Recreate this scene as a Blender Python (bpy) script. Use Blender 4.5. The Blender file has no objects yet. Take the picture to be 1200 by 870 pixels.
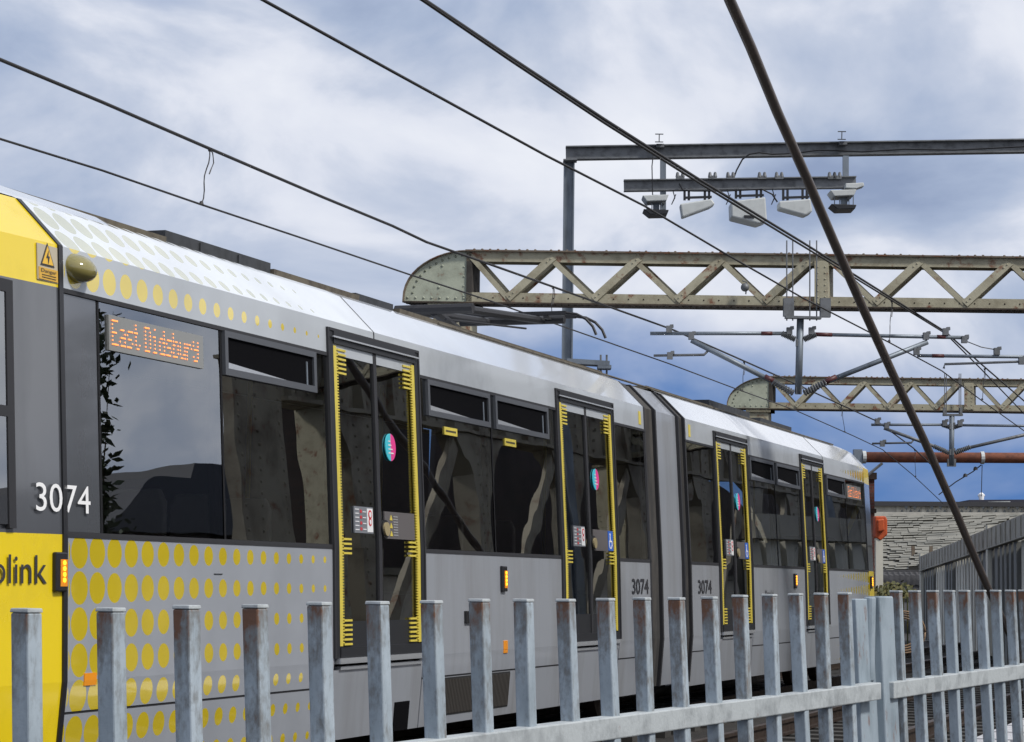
import bpy, bmesh, math, random
from mathutils import Vector, Matrix
random.seed(7)
scene = bpy.context.scene
COL = scene.collection
R = math.radians
# ------------------------------------------------------------ camera
FPX = 2700.0
TH, PI_, RO = 0.3331310, 0.0909677, 0.0125
CAM = Vector((0, 0, 1.45))
F = Vector((-math.sin(TH)*math.cos(PI_), math.cos(TH)*math.cos(PI_), math.sin(PI_)))
R0 = Vector((math.cos(TH), math.sin(TH), 0)); U0 = R0.cross(F)
RR = math.cos(RO)*R0 + math.sin(RO)*U0
UU = -math.sin(RO)*R0 + math.cos(RO)*U0
cd = bpy.data.cameras.new("camera"); cam = bpy.data.objects.new("camera", cd); COL.objects.link(cam)
cd.sensor_width = 36; cd.lens = 36*FPX/1200; cd.clip_end = 5000; cd.clip_start = .05
m = Matrix((RR, UU, -F)).transposed().to_4x4(); m.translation = CAM
cam.matrix_world = m
scene.camera = cam
def ray(px, py): return F + RR*((px-600)/FPX) - UU*((py-435)/FPX)
def at(px, py, d): return CAM + ray(px, py)*d
def onx(px, py, X):
    v = ray(px, py); return CAM + v*(X/v.x)
FH = Vector((-math.sin(TH), math.cos(TH), 0))
def onpl(px, py, P, n):
    v = ray(px, py); return CAM + v*((P-CAM).dot(n)/v.dot(n))
# ------------------------------------------------------------ light
SUN_EL, SUN_AZ = R(48), R(104)      # azimuth clockwise from +Y
world = bpy.data.worlds.new("World"); scene.world = world; world.use_nodes = True
wn = world.node_tree; N = wn.nodes; L = wn.links; N.clear()
def wnode(t, **k):
    n = N.new(t)
    for a, b in k.items(): setattr(n, a, b)
    return n
sky = wnode('ShaderNodeTexSky', sky_type='NISHITA', sun_disc=False, sun_elevation=SUN_EL, sun_rotation=SUN_AZ)
tc = wnode('ShaderNodeTexCoord'); sep = wnode('ShaderNodeSeparateXYZ'); L.new(tc.outputs['Generated'], sep.inputs[0])
def wmath(op, a, b=None, c=None):
    n = wnode('ShaderNodeMath', operation=op)
    for i, v in enumerate((a, b, c)):
        if v is None: continue
        if isinstance(v, (int, float)): n.inputs[i].default_value = v
        else: L.new(v, n.inputs[i])
    return n.outputs[0]
zz = wmath('MAXIMUM', sep.outputs[2], 0.0)
comb = wnode('ShaderNodeCombineXYZ')
L.new(sep.outputs[0], comb.inputs[0]); L.new(sep.outputs[1], comb.inputs[1]); L.new(wmath('MULTIPLY', zz, 1.7), comb.inputs[2])
def wnoise(scale, detail, rough, off=(0,0,0), dist=0.0):
    mp = wnode('ShaderNodeMapping'); mp.inputs['Location'].default_value = off; L.new(comb.outputs[0], mp.inputs[0])
    n = wnode('ShaderNodeTexNoise'); n.inputs['Scale'].default_value = scale; n.inputs['Detail'].default_value = detail
    n.inputs['Roughness'].default_value = rough; n.inputs['Distortion'].default_value = dist; L.new(mp.outputs[0], n.inputs['Vector']); return n.outputs[0]
def wramp(v, pts):
    r = wnode('ShaderNodeValToRGB'); L.new(v, r.inputs[0]); e = r.color_ramp.elements
    while len(e) < len(pts): e.new(.5)
    for q, (p, c) in zip(e, pts): q.position = p; q.color = (*c, 1) if len(c) == 3 else c
    return r.outputs[0]
n1 = wnoise(6.5, 8, .52, (3.1, 1.7, .4), .35)
n2 = wnoise(5.0, 6, .5, (7.3, 2.2, .9), .2)
east = wramp(sep.outputs[0], [(.0, (0, 0, 0)), (.25, (1, 1, 1))])  # brighter cloud bank added out of view for the windows to mirror
cloudcol = wramp(wmath('ADD', n1, wmath('MULTIPLY', east, .10)), [(.32, (2.3, 2.9, 4.3)), (.43, (3.3, 3.95, 5.3)), (.51, (4.5, 5.0, 6.1)), (.57, (6.0, 6.3, 7.1)), (.68, (7.1, 7.3, 7.8))])
# cover: nearly closed overhead, breaking up towards the horizon
elev = wramp(sep.outputs[2], [(.055, (0, 0, 0)), (.155, (1, 1, 1))])
cover = wmath('ADD', n2, wmath('MAXIMUM', wmath('MULTIPLY', elev, .42), wmath('MULTIPLY', east, .38)))
covm = wramp(cover, [(.55, (0, 0, 0)), (.82, (1, 1, 1))])
blue = wnode('ShaderNodeMix', data_type='RGBA'); blue.inputs[0].default_value = .94
L.new(sky.outputs[0], blue.inputs[6]); blue.inputs[7].default_value = (.55, 1.5, 3.9, 1)
mx = wnode('ShaderNodeMix', data_type='RGBA'); L.new(covm, mx.inputs[0]); L.new(blue.outputs[2], mx.inputs[6]); L.new(cloudcol, mx.inputs[7])
bg = wnode('ShaderNodeBackground'); bg.inputs[1].default_value = .1; L.new(mx.outputs[2], bg.inputs[0])
wo = wnode('ShaderNodeOutputWorld'); L.new(bg.outputs[0], wo.inputs[0])
sd = bpy.data.lights.new("sun", 'SUN'); sd.energy = 2.6; sd.angle = R(8); sd.color = (1, .96, .9)
sun = bpy.data.objects.new("sun", sd); COL.objects.link(sun)
sdir = Vector((math.sin(SUN_AZ)*math.cos(SUN_EL), math.cos(SUN_AZ)*math.cos(SUN_EL), math.sin(SUN_EL)))
sun.rotation_euler = sdir.to_track_quat('Z', 'Y').to_euler(); sun.location = (0, 0, 60)
vs = scene.view_settings; vs.view_transform = 'Standard'; vs.look = 'None'; vs.gamma = 1; vs.exposure = 0.3; vs.use_curve_mapping = False
scene.render.engine = 'CYCLES'
scene.cycles.max_bounces = 8; scene.cycles.transparent_max_bounces = 12

# ------------------------------------------------------------ materials
MATS = {}
def mat(name, col=(.5,.5,.5), rough=.5, metal=0, var=0, vscale=6, vcol=None, bump=0, bscale=40, coat=0, rust=0, rustcol=(.16,.062,.03), rscale=9, streak=1, emit=0, spec=.5, vrange=(.45,.7), rr=(.5,.62)):
    if name in MATS: return MATS[name]
    M = bpy.data.materials.new(name); M.use_nodes = True; nt = M.node_tree; b = nt.nodes['Principled BSDF']
    b.inputs['Base Color'].default_value = (*col, 1); b.inputs['Roughness'].default_value = rough; b.inputs['Metallic'].default_value = metal
    b.inputs['Coat Weight'].default_value = coat; b.inputs['Coat Roughness'].default_value = .06; b.inputs['Specular IOR Level'].default_value = spec
    t = nt.nodes.new('ShaderNodeTexCoord'); oi = nt.nodes.new('ShaderNodeObjectInfo')
    ad = nt.nodes.new('ShaderNodeVectorMath'); ad.operation = 'ADD'; nt.links.new(t.outputs['Object'], ad.inputs[0])
    sc = nt.nodes.new('ShaderNodeVectorMath'); sc.operation = 'SCALE'; sc.inputs[0].default_value = (13, 7, 5); nt.links.new(oi.outputs['Random'], sc.inputs['Scale']); nt.links.new(sc.outputs[0], ad.inputs[1])
    mp = nt.nodes.new('ShaderNodeMapping'); mp.inputs['Scale'].default_value = (1, 1, 1/streak); nt.links.new(ad.outputs[0], mp.inputs[0])
    def noise(s, d=6, r=.6):
        n = nt.nodes.new('ShaderNodeTexNoise'); n.inputs['Scale'].default_value = s; n.inputs['Detail'].default_value = d; n.inputs['Roughness'].default_value = r
        nt.links.new(mp.outputs[0], n.inputs['Vector']); return n.outputs[0]
    def ramp(v, p0, p1):
        r = nt.nodes.new('ShaderNodeMapRange'); nt.links.new(v, r.inputs[0]); r.inputs[1].default_value = p0; r.inputs[2].default_value = p1; return r.outputs[0]
    cur = None
    def mix(f, a, c2):
        x = nt.nodes.new('ShaderNodeMix'); x.data_type = 'RGBA'; nt.links.new(f, x.inputs[0])
        if a is None: x.inputs[6].default_value = (*col, 1)
        else: nt.links.new(a, x.inputs[6])
        x.inputs[7].default_value = (*c2, 1); return x.outputs[2]
    if var:
        vc = vcol or tuple(c*(1-var) for c in col)
        f = ramp(noise(vscale), *vrange); cur = mix(f, cur, vc)
        rv = nt.nodes.new('ShaderNodeMapRange'); nt.links.new(f, rv.inputs[0]); rv.inputs[3].default_value = rough; rv.inputs[4].default_value = min(1, rough+.15); nt.links.new(rv.outputs[0], b.inputs['Roughness'])
    if rust:
        f = ramp(noise(rscale, 8, .68), rr[0]+(1-rust)*.2, rr[1]+(1-rust)*.2); cur = mix(f, cur, rustcol)
    if cur is not None: nt.links.new(cur, b.inputs['Base Color'])
    if bump:
        bp = nt.nodes.new('ShaderNodeBump'); bp.inputs['Strength'].default_value = bump; bp.inputs['Distance'].default_value = .01; nt.links.new(noise(bscale), bp.inputs['Height']); nt.links.new(bp.outputs[0], b.inputs['Normal'])
    if emit:
        b.inputs['Emission Color'].default_value = (*col, 1); b.inputs['Emission Strength'].default_value = emit
    MATS[name] = M; return M
silver = mat('silver_paint', (.33,.35,.385), .33, .2, var=.42, vcol=(.235,.24,.25), vscale=2.6, streak=6, coat=.35, bump=.12, bscale=2.2, vrange=(.42,.78))
fasc_m = mat('light_silver_fascia', (.47,.50,.53), .28, .15, var=.22, vscale=1.4, coat=.5, bump=.12, bscale=2)
roofw = mat('roof_paint', (.66,.69,.73), .16, 0, var=.16, vscale=1.1, coat=.8, bump=.15, bscale=1.6)
yellow = mat('yellow_paint', (.78,.58,.012), .22, 0, var=.12, vscale=3, coat=.5)
stripe_y = mat('door_stripe_yellow', (.62,.50,.07), .4, var=.15, vscale=12)
black = mat('black_trim', (.012,.012,.014), .35)
rubber = mat('seal_rubber', (.02,.02,.023), .6)
frame_g = mat('door_frame_grey', (.020,.021,.024), .45, 0, spec=.3)
hopper_m = mat('vent_frame_grey', (.065,.07,.08), .4)
darkpanel = mat('dark_gloss_panel', (.075,.08,.09), .12, 0, coat=1, var=.2, vscale=2, streak=4)
dark_in = mat('dark_interior', (.012,.012,.012), .8)
chrome = mat('polished_sill', (.55,.57,.6), .25, .6)
bell_m = mat('bellows_rubber', (.04,.038,.036), .7, var=.4, vscale=7, vcol=(.10,.09,.08), streak=5)
seatm = mat('seat_moulding', (.72,.70,.66), .5, var=.1)
seatf = mat('seat_fabric', (.10,.11,.13), .8)
white = mat('white_lettering', (.8,.8,.8), .4)
ink = mat('dark_lettering', (.03,.03,.035), .45)
amber = mat('amber_lamp', (1,.25,.01), .3, emit=6)
amberled = mat('amber_led', (1,.24,.03), .3, emit=2.2)
ambref = mat('amber_reflector', (.8,.28,.01), .3, coat=.5)
boardm = mat('led_board', (.20,.20,.185), .3, coat=.6)
lat = mat('cream_girder_paint', (.34,.315,.225), .6, 0, var=.5, vscale=5, vcol=(.23,.205,.14), rust=.86, rscale=4.5, bump=.3, bscale=30, rr=(.53,.62))
latrust = mat('rusty_flange', (.14,.11,.08), .8, 0, var=.5, vscale=6, vcol=(.05,.035,.028), rust=.9, rscale=6, bump=.5)
galv = mat('galvanised_steel', (.20,.23,.265), .5, .5, var=.35, vscale=5, streak=3, bump=.1)
galvd = mat('dark_galvanised', (.165,.172,.18), .55, .4, var=.4, vscale=8)
wire = mat('weathered_copper_wire', (.03,.028,.028), .6, .3)
boxm = mat('pale_grey_casing', (.50,.52,.51), .45, var=.12, vscale=10)
redband = mat('red_insulator', (.075,.018,.018), .5)
tubebrown = mat('brown_rusty_tube', (.20,.065,.03), .7, var=.5, vscale=6, vcol=(.10,.04,.025))
guym = mat('dark_guy_tube', (.10,.082,.075), .42, .3, var=.5, vscale=6, vcol=(.13,.105,.09))
fencem = None
brick = None
roofblk = mat('roof_equipment_black', (.03,.032,.036), .5, var=.4, vscale=8)
roofbrn = mat('roof_duct_brown', (.10,.085,.06), .7, var=.5, vscale=8, vcol=(.05,.04,.03))
grille = mat('vent_grille', (.04,.035,.03), .7)
orange = mat('orange_cover', (.50,.085,.018), .5, var=.4, vscale=14, vcol=(.35,.05,.01))

def glass_mat(name, tint, ior, rough=.0, wob=.0):
    M = bpy.data.materials.new(name); M.use_nodes = True; nt = M.node_tree; nt.nodes.clear()
    o = nt.nodes.new('ShaderNodeOutputMaterial'); mxs = nt.nodes.new('ShaderNodeMixShader'); tr = nt.nodes.new('ShaderNodeBsdfTransparent'); tr.inputs[0].default_value = (*tint, 1)
    gl = nt.nodes.new('ShaderNodeBsdfGlossy'); gl.inputs['Roughness'].default_value = rough; gl.inputs[0].default_value = (.95,.97,.98,1)
    fr = nt.nodes.new('ShaderNodeFresnel'); fr.inputs[0].default_value = ior
    nt.links.new(fr.outputs[0], mxs.inputs[0]); nt.links.new(tr.outputs[0], mxs.inputs[1]); nt.links.new(gl.outputs[0], mxs.inputs[2]); nt.links.new(mxs.outputs[0], o.inputs[0])
    if wob:
        t = nt.nodes.new('ShaderNodeTexCoord'); n = nt.nodes.new('ShaderNodeTexNoise'); n.inputs['Scale'].default_value = 1.6; n.inputs['Detail'].default_value = 1
        nt.links.new(t.outputs['Object'], n.inputs['Vector'])
        b = nt.nodes.new('ShaderNodeBump'); b.inputs['Strength'].default_value = wob; b.inputs['Distance'].default_value = .02
        nt.links.new(n.outputs[0], b.inputs['Height']); nt.links.new(b.outputs[0], gl.inputs['Normal'])
    return M
glass = glass_mat('tinted_glass', (.74,.74,.72), 4.0, 0.004, .05)
ventglass = glass_mat('open_vent_dark', (.05,.05,.05), 1.15, .02)

def dots_mat(name, y0, sgn, v0, diag, dia0=.19, dstep=.0083, base=None, ymix=1.0, metal=.15, rough=.35, ycol=(.80,.61,.03)):
    """silver paint carrying rows of shrinking yellow dots; y0 = first column, object coords = world coords"""
    M = bpy.data.materials.new(name); M.use_nodes = True; nt = M.node_tree; b = nt.nodes['Principled BSDF']
    def m_(op, a, b_=None):
        n = nt.nodes.new('ShaderNodeMath'); n.operation = op
        for i, v in enumerate((a, b_)):
            if v is None: continue
            if isinstance(v, (int, float)): n.inputs[i].default_value = v
            else: nt.links.new(v, n.inputs[i])
        return n.outputs[0]
    g = nt.nodes.new('ShaderNodeNewGeometry'); s = nt.nodes.new('ShaderNodeSeparateXYZ')
    t = nt.nodes.new('ShaderNodeTexCoord'); nt.links.new(t.outputs['Object'], s.inputs[0])
    u = m_('MULTIPLY', m_('SUBTRACT', s.outputs[1], y0-ROOT.y), sgn/.2035)
    ci = m_('ROUND', u); du = m_('MULTIPLY', m_('SUBTRACT', u, ci), .2035)
    zw = s.outputs[2]
    v = m_('ADD', zw, m_('MULTIPLY', m_('MAXIMUM', m_('SUBTRACT', zw, 3.32), 0), .414)) if diag else zw
    v = m_('DIVIDE', m_('SUBTRACT', v, v0), .2035); dv = m_('MULTIPLY', m_('SUBTRACT', v, m_('ROUND', v)), .2035)
    d = m_('SQRT', m_('ADD', m_('MULTIPLY', du, du), m_('MULTIPLY', dv, dv)))
    cc = m_('MAXIMUM', ci, -1)
    rad = m_('SUBTRACT', dia0/2, m_('MULTIPLY', cc, dstep/2))
    mask = m_('MULTIPLY', m_('LESS_THAN', d, rad), m_('GREATER_THAN', u, -.6))
    mask = m_('MULTIPLY', mask, m_('LESS_THAN', ci, 17.6))
    x = nt.nodes.new('ShaderNodeMix'); x.data_type = 'RGBA'; nt.links.new(m_('MULTIPLY', mask, ymix), x.inputs[0])
    x.inputs[6].default_value = (*(base or (.33,.35,.385)), 1); x.inputs[7].default_value = (*ycol, 1)
    nz = nt.nodes.new('ShaderNodeTexNoise'); nz.inputs['Scale'].default_value = 2.2; nz.inputs['Detail'].default_value = 6; nt.links.new(t.outputs['Object'], nz.inputs['Vector'])
    x2 = nt.nodes.new('ShaderNodeMix'); x2.data_type = 'RGBA'; x2.blend_type = 'MULTIPLY'; mr = nt.nodes.new('ShaderNodeMapRange'); nt.links.new(nz.outputs[0], mr.inputs[0]); mr.inputs[1].default_value = .4; mr.inputs[2].default_value = .75; mr.inputs[4].default_value = .5
    nt.links.new(mr.outputs[0], x2.inputs[0]); nt.links.new(x.outputs[2], x2.inputs[6]); x2.inputs[7].default_value = (.75,.75,.75,1)
    nt.links.new(x2.outputs[2], b.inputs['Base Color'])
    nt.links.new(m_('ADD', m_('MULTIPLY', m_('SUBTRACT', 1, mask), metal), m_('MULTIPLY', mask, .28 if not diag else .1)), b.inputs['Metallic'])
    nt.links.new(m_('SUBTRACT', rough, m_('MULTIPLY', mask, rough-.10)), b.inputs['Roughness'])
    nt.links.new(m_('ADD', .1, m_('MULTIPLY', mask, .9)), b.inputs['Coat Weight']); b.inputs['Coat Roughness'].default_value = .03; b.inputs['Coat IOR'].default_value = 1.9
    return M

def brick_mat(name, c1, c2, mortar, scale=1.0):
    M = bpy.data.materials.new(name); M.use_nodes = True; nt = M.node_tree; b = nt.nodes['Principled BSDF']
    t = nt.nodes.new('ShaderNodeTexCoord'); s = nt.nodes.new('ShaderNodeSeparateXYZ'); nt.links.new(t.outputs['Object'], s.inputs[0])
    a = nt.nodes.new('ShaderNodeMath'); a.operation = 'ADD'; nt.links.new(s.outputs[0], a.inputs[0]); nt.links.new(s.outputs[1], a.inputs[1])
    c = nt.nodes.new('ShaderNodeCombineXYZ'); nt.links.new(a.outputs[0], c.inputs[0]); nt.links.new(s.outputs[2], c.inputs[1])
    br = nt.nodes.new('ShaderNodeTexBrick'); nt.links.new(c.outputs[0], br.inputs['Vector']); br.inputs['Scale'].default_value = scale
    br.inputs['Brick Width'].default_value = .225; br.inputs['Row Height'].default_value = .075; br.inputs['Mortar Size'].default_value = .006
    br.inputs['Color1'].default_value = (*c1, 1); br.inputs['Color2'].default_value = (*c2, 1); br.inputs['Mortar'].default_value = (*mortar, 1)
    n = nt.nodes.new('ShaderNodeTexNoise'); n.inputs['Scale'].default_value = 1.3; n.inputs['Detail'].default_value = 7; nt.links.new(t.outputs['Object'], n.inputs['Vector'])
    x = nt.nodes.new('ShaderNodeMix'); x.data_type = 'RGBA'; x.blend_type = 'MULTIPLY'; mr = nt.nodes.new('ShaderNodeMapRange'); nt.links.new(n.outputs[0], mr.inputs[0]); mr.inputs[1].default_value = .35; mr.inputs[2].default_value = .7
    nt.links.new(mr.outputs[0], x.inputs[0]); nt.links.new(br.outputs[0], x.inputs[6]); x.inputs[7].default_value = (.45,.42,.4,1); nt.links.new(x.outputs[2], b.inputs['Base Color'])
    b.inputs['Roughness'].default_value = .9
    return M
brick = brick_mat('sooty_red_brick', (.17,.05,.035), (.09,.035,.03), (.10,.09,.08))
brickd = brick_mat('dark_brick', (.05,.03,.025), (.03,.022,.02), (.035,.03,.028))

def fence_material():
    M = bpy.data.materials.new('rusting_fence_steel'); M.use_nodes = True; nt = M.node_tree; b = nt.nodes['Principled BSDF']
    t = nt.nodes.new('ShaderNodeTexCoord'); oi = nt.nodes.new('ShaderNodeObjectInfo')
    ad = nt.nodes.new('ShaderNodeVectorMath'); ad.operation = 'ADD'; nt.links.new(t.outputs['Object'], ad.inputs[0])
    sc = nt.nodes.new('ShaderNodeVectorMath'); sc.operation = 'SCALE'; sc.inputs[0].default_value = (23, 11, 7); nt.links.new(oi.outputs['Random'], sc.inputs['Scale']); nt.links.new(sc.outputs[0], ad.inputs[1])
    def noise(scale, vec, d=7, r=.65):
        mp = nt.nodes.new('ShaderNodeMapping'); mp.inputs['Scale'].default_value = vec; nt.links.new(ad.outputs[0], mp.inputs[0])
        n = nt.nodes.new('ShaderNodeTexNoise'); n.inputs['Scale'].default_value = scale; n.inputs['Detail'].default_value = d; n.inputs['Roughness'].default_value = r; nt.links.new(mp.outputs[0], n.inputs['Vector']); return n.outputs[0]
    def m_(op, a, b_=None):
        n = nt.nodes.new('ShaderNodeMath'); n.operation = op
        for i, v in enumerate((a, b_)):
            if v is None: continue
            if isinstance(v, (int, float)): n.inputs[i].default_value = v
            else: nt.links.new(v, n.inputs[i])
        return n.outputs[0]
    def mr(v, a, b_, c=0, d=1):
        n = nt.nodes.new('ShaderNodeMapRange'); nt.links.new(v, n.inputs[0])
        for i, q in enumerate((a, b_, c, d)): n.inputs[i+1].default_value = q
        return n.outputs[0]
    def mix(f, a, c2):
        x = nt.nodes.new('ShaderNodeMix'); x.data_type = 'RGBA'; nt.links.new(f, x.inputs[0])
        if isinstance(a, tuple): x.inputs[6].default_value = (*a, 1)
        else: nt.links.new(a, x.inputs[6])
        x.inputs[7].default_value = (*c2, 1); return x.outputs[2]
    s = nt.nodes.new('ShaderNodeSeparateXYZ'); nt.links.new(t.outputs['Object'], s.inputs[0])
    # object z = 0 at the picket's top
    top = mr(s.outputs[2], -.10, 0.0, 0, .10)
    endface = mr(s.outputs[1], -.016, -.0200, 0, .105)       # the end face turns greyer and rustier
    age = mr(oi.outputs['Random'], 0, 1, -.05, .055)
    blot = noise(22, (1, 1, .45)); fine = noise(90, (1, 1, .6), 4)
    c = mix(mr(noise(9, (1, 1, .35)), .35, .7), (.37,.43,.48), (.22,.265,.30))
    c = mix(mr(fine, .55, .75, 0, .5), c, (.17,.20,.22))
    strk = noise(60, (1, 1, .05), 4); fine2 = noise(70, (1, 1, .5), 5)
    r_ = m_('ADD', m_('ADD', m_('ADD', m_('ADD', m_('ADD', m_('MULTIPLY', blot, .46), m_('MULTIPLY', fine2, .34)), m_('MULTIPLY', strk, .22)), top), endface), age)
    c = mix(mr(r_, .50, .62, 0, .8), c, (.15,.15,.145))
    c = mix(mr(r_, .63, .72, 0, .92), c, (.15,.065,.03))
    nt.links.new(c, b.inputs['Base Color']); b.inputs['Roughness'].default_value = .62; b.inputs['Metallic'].default_value = .0
    bp = nt.nodes.new('ShaderNodeBump'); bp.inputs['Strength'].default_value = .35; bp.inputs['Distance'].default_value = .002; nt.links.new(noise(70, (1, 1, 1)), bp.inputs['Height']); nt.links.new(bp.outputs[0], b.inputs['Normal'])
    return M
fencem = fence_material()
railm = mat('fence_rail_steel', (.40,.43,.44), .6, 0, var=.4, vscale=12, vcol=(.24,.26,.27), rust=.3, rscale=22, bump=.2, bscale=60)

# ------------------------------------------------------------ mesh builder
class MB:
    def __init__(s): s.v = []; s.f = []
    def quad(s, a, b, c, d):
        i = len(s.v); s.v += [Vector(a), Vector(b), Vector(c), Vector(d)]; s.f.append((i, i+1, i+2, i+3))
    def tri(s, a, b, c):
        i = len(s.v); s.v += [Vector(a), Vector(b), Vector(c)]; s.f.append((i, i+1, i+2))
    def hexa(s, p):   # 8 corners: 0-3 bottom loop, 4-7 top loop
        i = len(s.v); s.v += [Vector(q) for q in p]
        for f in ((3,2,1,0), (4,5,6,7), (0,1,5,4), (1,2,6,5), (2,3,7,6), (3,0,4,7)): s.f.append(tuple(i+k for k in f))
    def box(s, x0, x1, y0, y1, z0, z1):
        s.hexa([(x0,y0,z0),(x1,y0,z0),(x1,y1,z0),(x0,y1,z0),(x0,y0,z1),(x1,y0,z1),(x1,y1,z1),(x0,y1,z1)])
    def obox(s, c, ax, ay, az):   # centre and three half-vectors
        c = Vector(c); s.hexa([c-ax-ay-az, c+ax-ay-az, c+ax+ay-az, c-ax+ay-az, c-ax-ay+az, c+ax-ay+az, c+ax+ay+az, c-ax+ay+az])
    def bar(s, p, q, w, h, side=None):   # w along side vector, h along the other
        p = Vector(p); q = Vector(q); d = (q-p).normalized()
        a = Vector(side) if side is not None else d.cross(Vector((0,0,1)))
        a = (a - d*a.dot(d)).normalized(); b = d.cross(a).normalized()
        s.obox((p+q)/2, a*w/2, b*h/2, (q-p)/2)
    def ibeam(s, p, q, w, h, t=.012, side=None):
        p = Vector(p); q = Vector(q); d = (q-p).normalized()
        a = Vector(side) if side is not None else d.cross(Vector((0,0,1)))
        a = (a - d*a.dot(d)).normalized(); b = d.cross(a).normalized()
        s.obox((p+q)/2, a*t/2, b*(h/2-t), (q-p)/2)
        for k in (-1, 1): s.obox((p+q)/2+b*k*(h/2-t/2), a*w/2, b*t/2, (q-p)/2)
    def tube(s, pts, r, n=8, caps=True):
        pts = [Vector(p) for p in pts]; rings = []
        up = Vector((.13, .21, .97)).normalized()
        for i, p in enumerate(pts):
            d = (pts[min(i+1, len(pts)-1)] - pts[max(i-1, 0)]).normalized()
            a = d.cross(up); 
            if a.length < .1: a = d.cross(Vector((1,0,0)))
            a.normalize(); b = d.cross(a); rr = r[i] if isinstance(r, (list, tuple)) else r
            i0 = len(s.v); s.v += [p + (a*math.cos(2*math.pi*k/n) + b*math.sin(2*math.pi*k/n))*rr for k in range(n)]; rings.append(i0)
        for i0, i1 in zip(rings, rings[1:]):
            for k in range(n): s.f.append((i0+k, i0+(k+1)%n, i1+(k+1)%n, i1+k))
        if caps: s.f.append(tuple(rings[0]+k for k in range(n))[::-1]); s.f.append(tuple(rings[-1]+k for k in range(n)))
    def prism(s, pts, off):
        pts = [Vector(p) for p in pts]; off = Vector(off); n = len(pts); i = len(s.v); s.v += pts + [p+off for p in pts]
        s.f.append(tuple(range(i, i+n))[::-1]); s.f.append(tuple(range(i+n, i+2*n)))
        for k in range(n): s.f.append((i+k, i+(k+1)%n, i+n+(k+1)%n, i+n+k))
    def strip(s, rows):   # rows of equal length
        i = len(s.v); n = len(rows[0])
        for r in rows: s.v += [Vector(p) for p in r]
        for a in range(len(rows)-1):
            for k in range(n-1): s.f.append((i+a*n+k, i+a*n+k+1, i+(a+1)*n+k+1, i+(a+1)*n+k))
    def dome(s, c, r, n=8, axis=(0,0,1), squash=.6):
        c = Vector(c); z = Vector(axis).normalized(); a = z.orthogonal().normalized(); b = z.cross(a)
        i = len(s.v); s.v += [c+(a*math.cos(2*math.pi*k/n)+b*math.sin(2*math.pi*k/n))*r for k in range(n)]
        s.v += [c+(a*math.cos(2*math.pi*k/n)+b*math.sin(2*math.pi*k/n))*r*.65+z*r*squash*.8 for k in range(n)]; s.v.append(c+z*r*squash)
        for k in range(n):
            s.f.append((i+k, i+(k+1)%n, i+n+(k+1)%n, i+n+k)); s.f.append((i+n+k, i+n+(k+1)%n, i+2*n))
    def build(s, name, material, parent=None, loc=None, smooth=False, bevel=0):
        base = Vector(loc) if loc is not None else (worldloc(parent) if parent else Vector((0,0,0)))
        me = bpy.data.meshes.new(name); me.from_pydata([tuple(v-base) for v in s.v], [], s.f)
        if len(s.f) > 2:
            bm = bmesh.new(); bm.from_mesh(me); bmesh.ops.recalc_face_normals(bm, faces=bm.faces); bm.to_mesh(me); bm.free()
        me.materials.append(material)
        o = bpy.data.objects.new(name, me); COL.objects.link(o)
        if smooth:
            for p in me.polygons: p.use_smooth = True
        if bevel:
            bv = o.modifiers.new('bevel', 'BEVEL'); bv.width = bevel; bv.segments = 2; bv.limit_method = 'ANGLE'
        if parent: o.parent = parent; o.location = base - worldloc(parent)
        else: o.location = base
        return o
def build_split(mb, name, material, parent):
    par = list(range(len(mb.v)))
    def find(i):
        while par[i] != i: par[i] = par[par[i]]; i = par[i]
        return i
    for f in mb.f:
        for k in f[1:]: par[find(k)] = find(f[0])
    groups = {}
    for f in mb.f: groups.setdefault(find(f[0]), []).append(f)
    out = []
    for fs in groups.values():
        m2 = MB(); mp = {}
        for f in fs:
            for k in f:
                if k not in mp: mp[k] = len(m2.v); m2.v.append(mb.v[k])
        m2.f = [tuple(mp[k] for k in f) for f in fs]; out.append(m2.build(name, material, parent))
    return out
def worldloc(o):
    v = Vector((0,0,0))
    while o: v += o.location; o = o.parent
    return v
def tag(o, label=None, cat=None, group=None, kind=None):
    if label: o['label'] = label
    if cat: o['category'] = cat
    if group: o['group'] = group
    if kind: o['kind'] = kind
    return o
def thing(name, label, cat, loc, group=None):
    o = bpy.data.objects.new(name, None); COL.objects.link(o); o.location = loc; o.empty_display_size = .3
    return tag(o, label, cat, group)
def text_mesh(txt, size, xs=1.0, extrude=0.0, spacing=1.0):
    c = bpy.data.curves.new('t', 'FONT'); c.body = txt; c.size = size; c.space_character = spacing; c.resolution_u = 4
    o = bpy.data.objects.new('t', c); COL.objects.link(o)
    bpy.context.view_layer.update()
    me = bpy.data.meshes.new_from_object(o.evaluated_get(bpy.context.evaluated_depsgraph_get()))
    bpy.data.objects.remove(o); vs_ = [v.co.copy() for v in me.vertices]; fs = [tuple(p.vertices) for p in me.polygons]; bpy.data.meshes.remove(me)
    for v in vs_: v.x *= xs
    return vs_, fs

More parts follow.
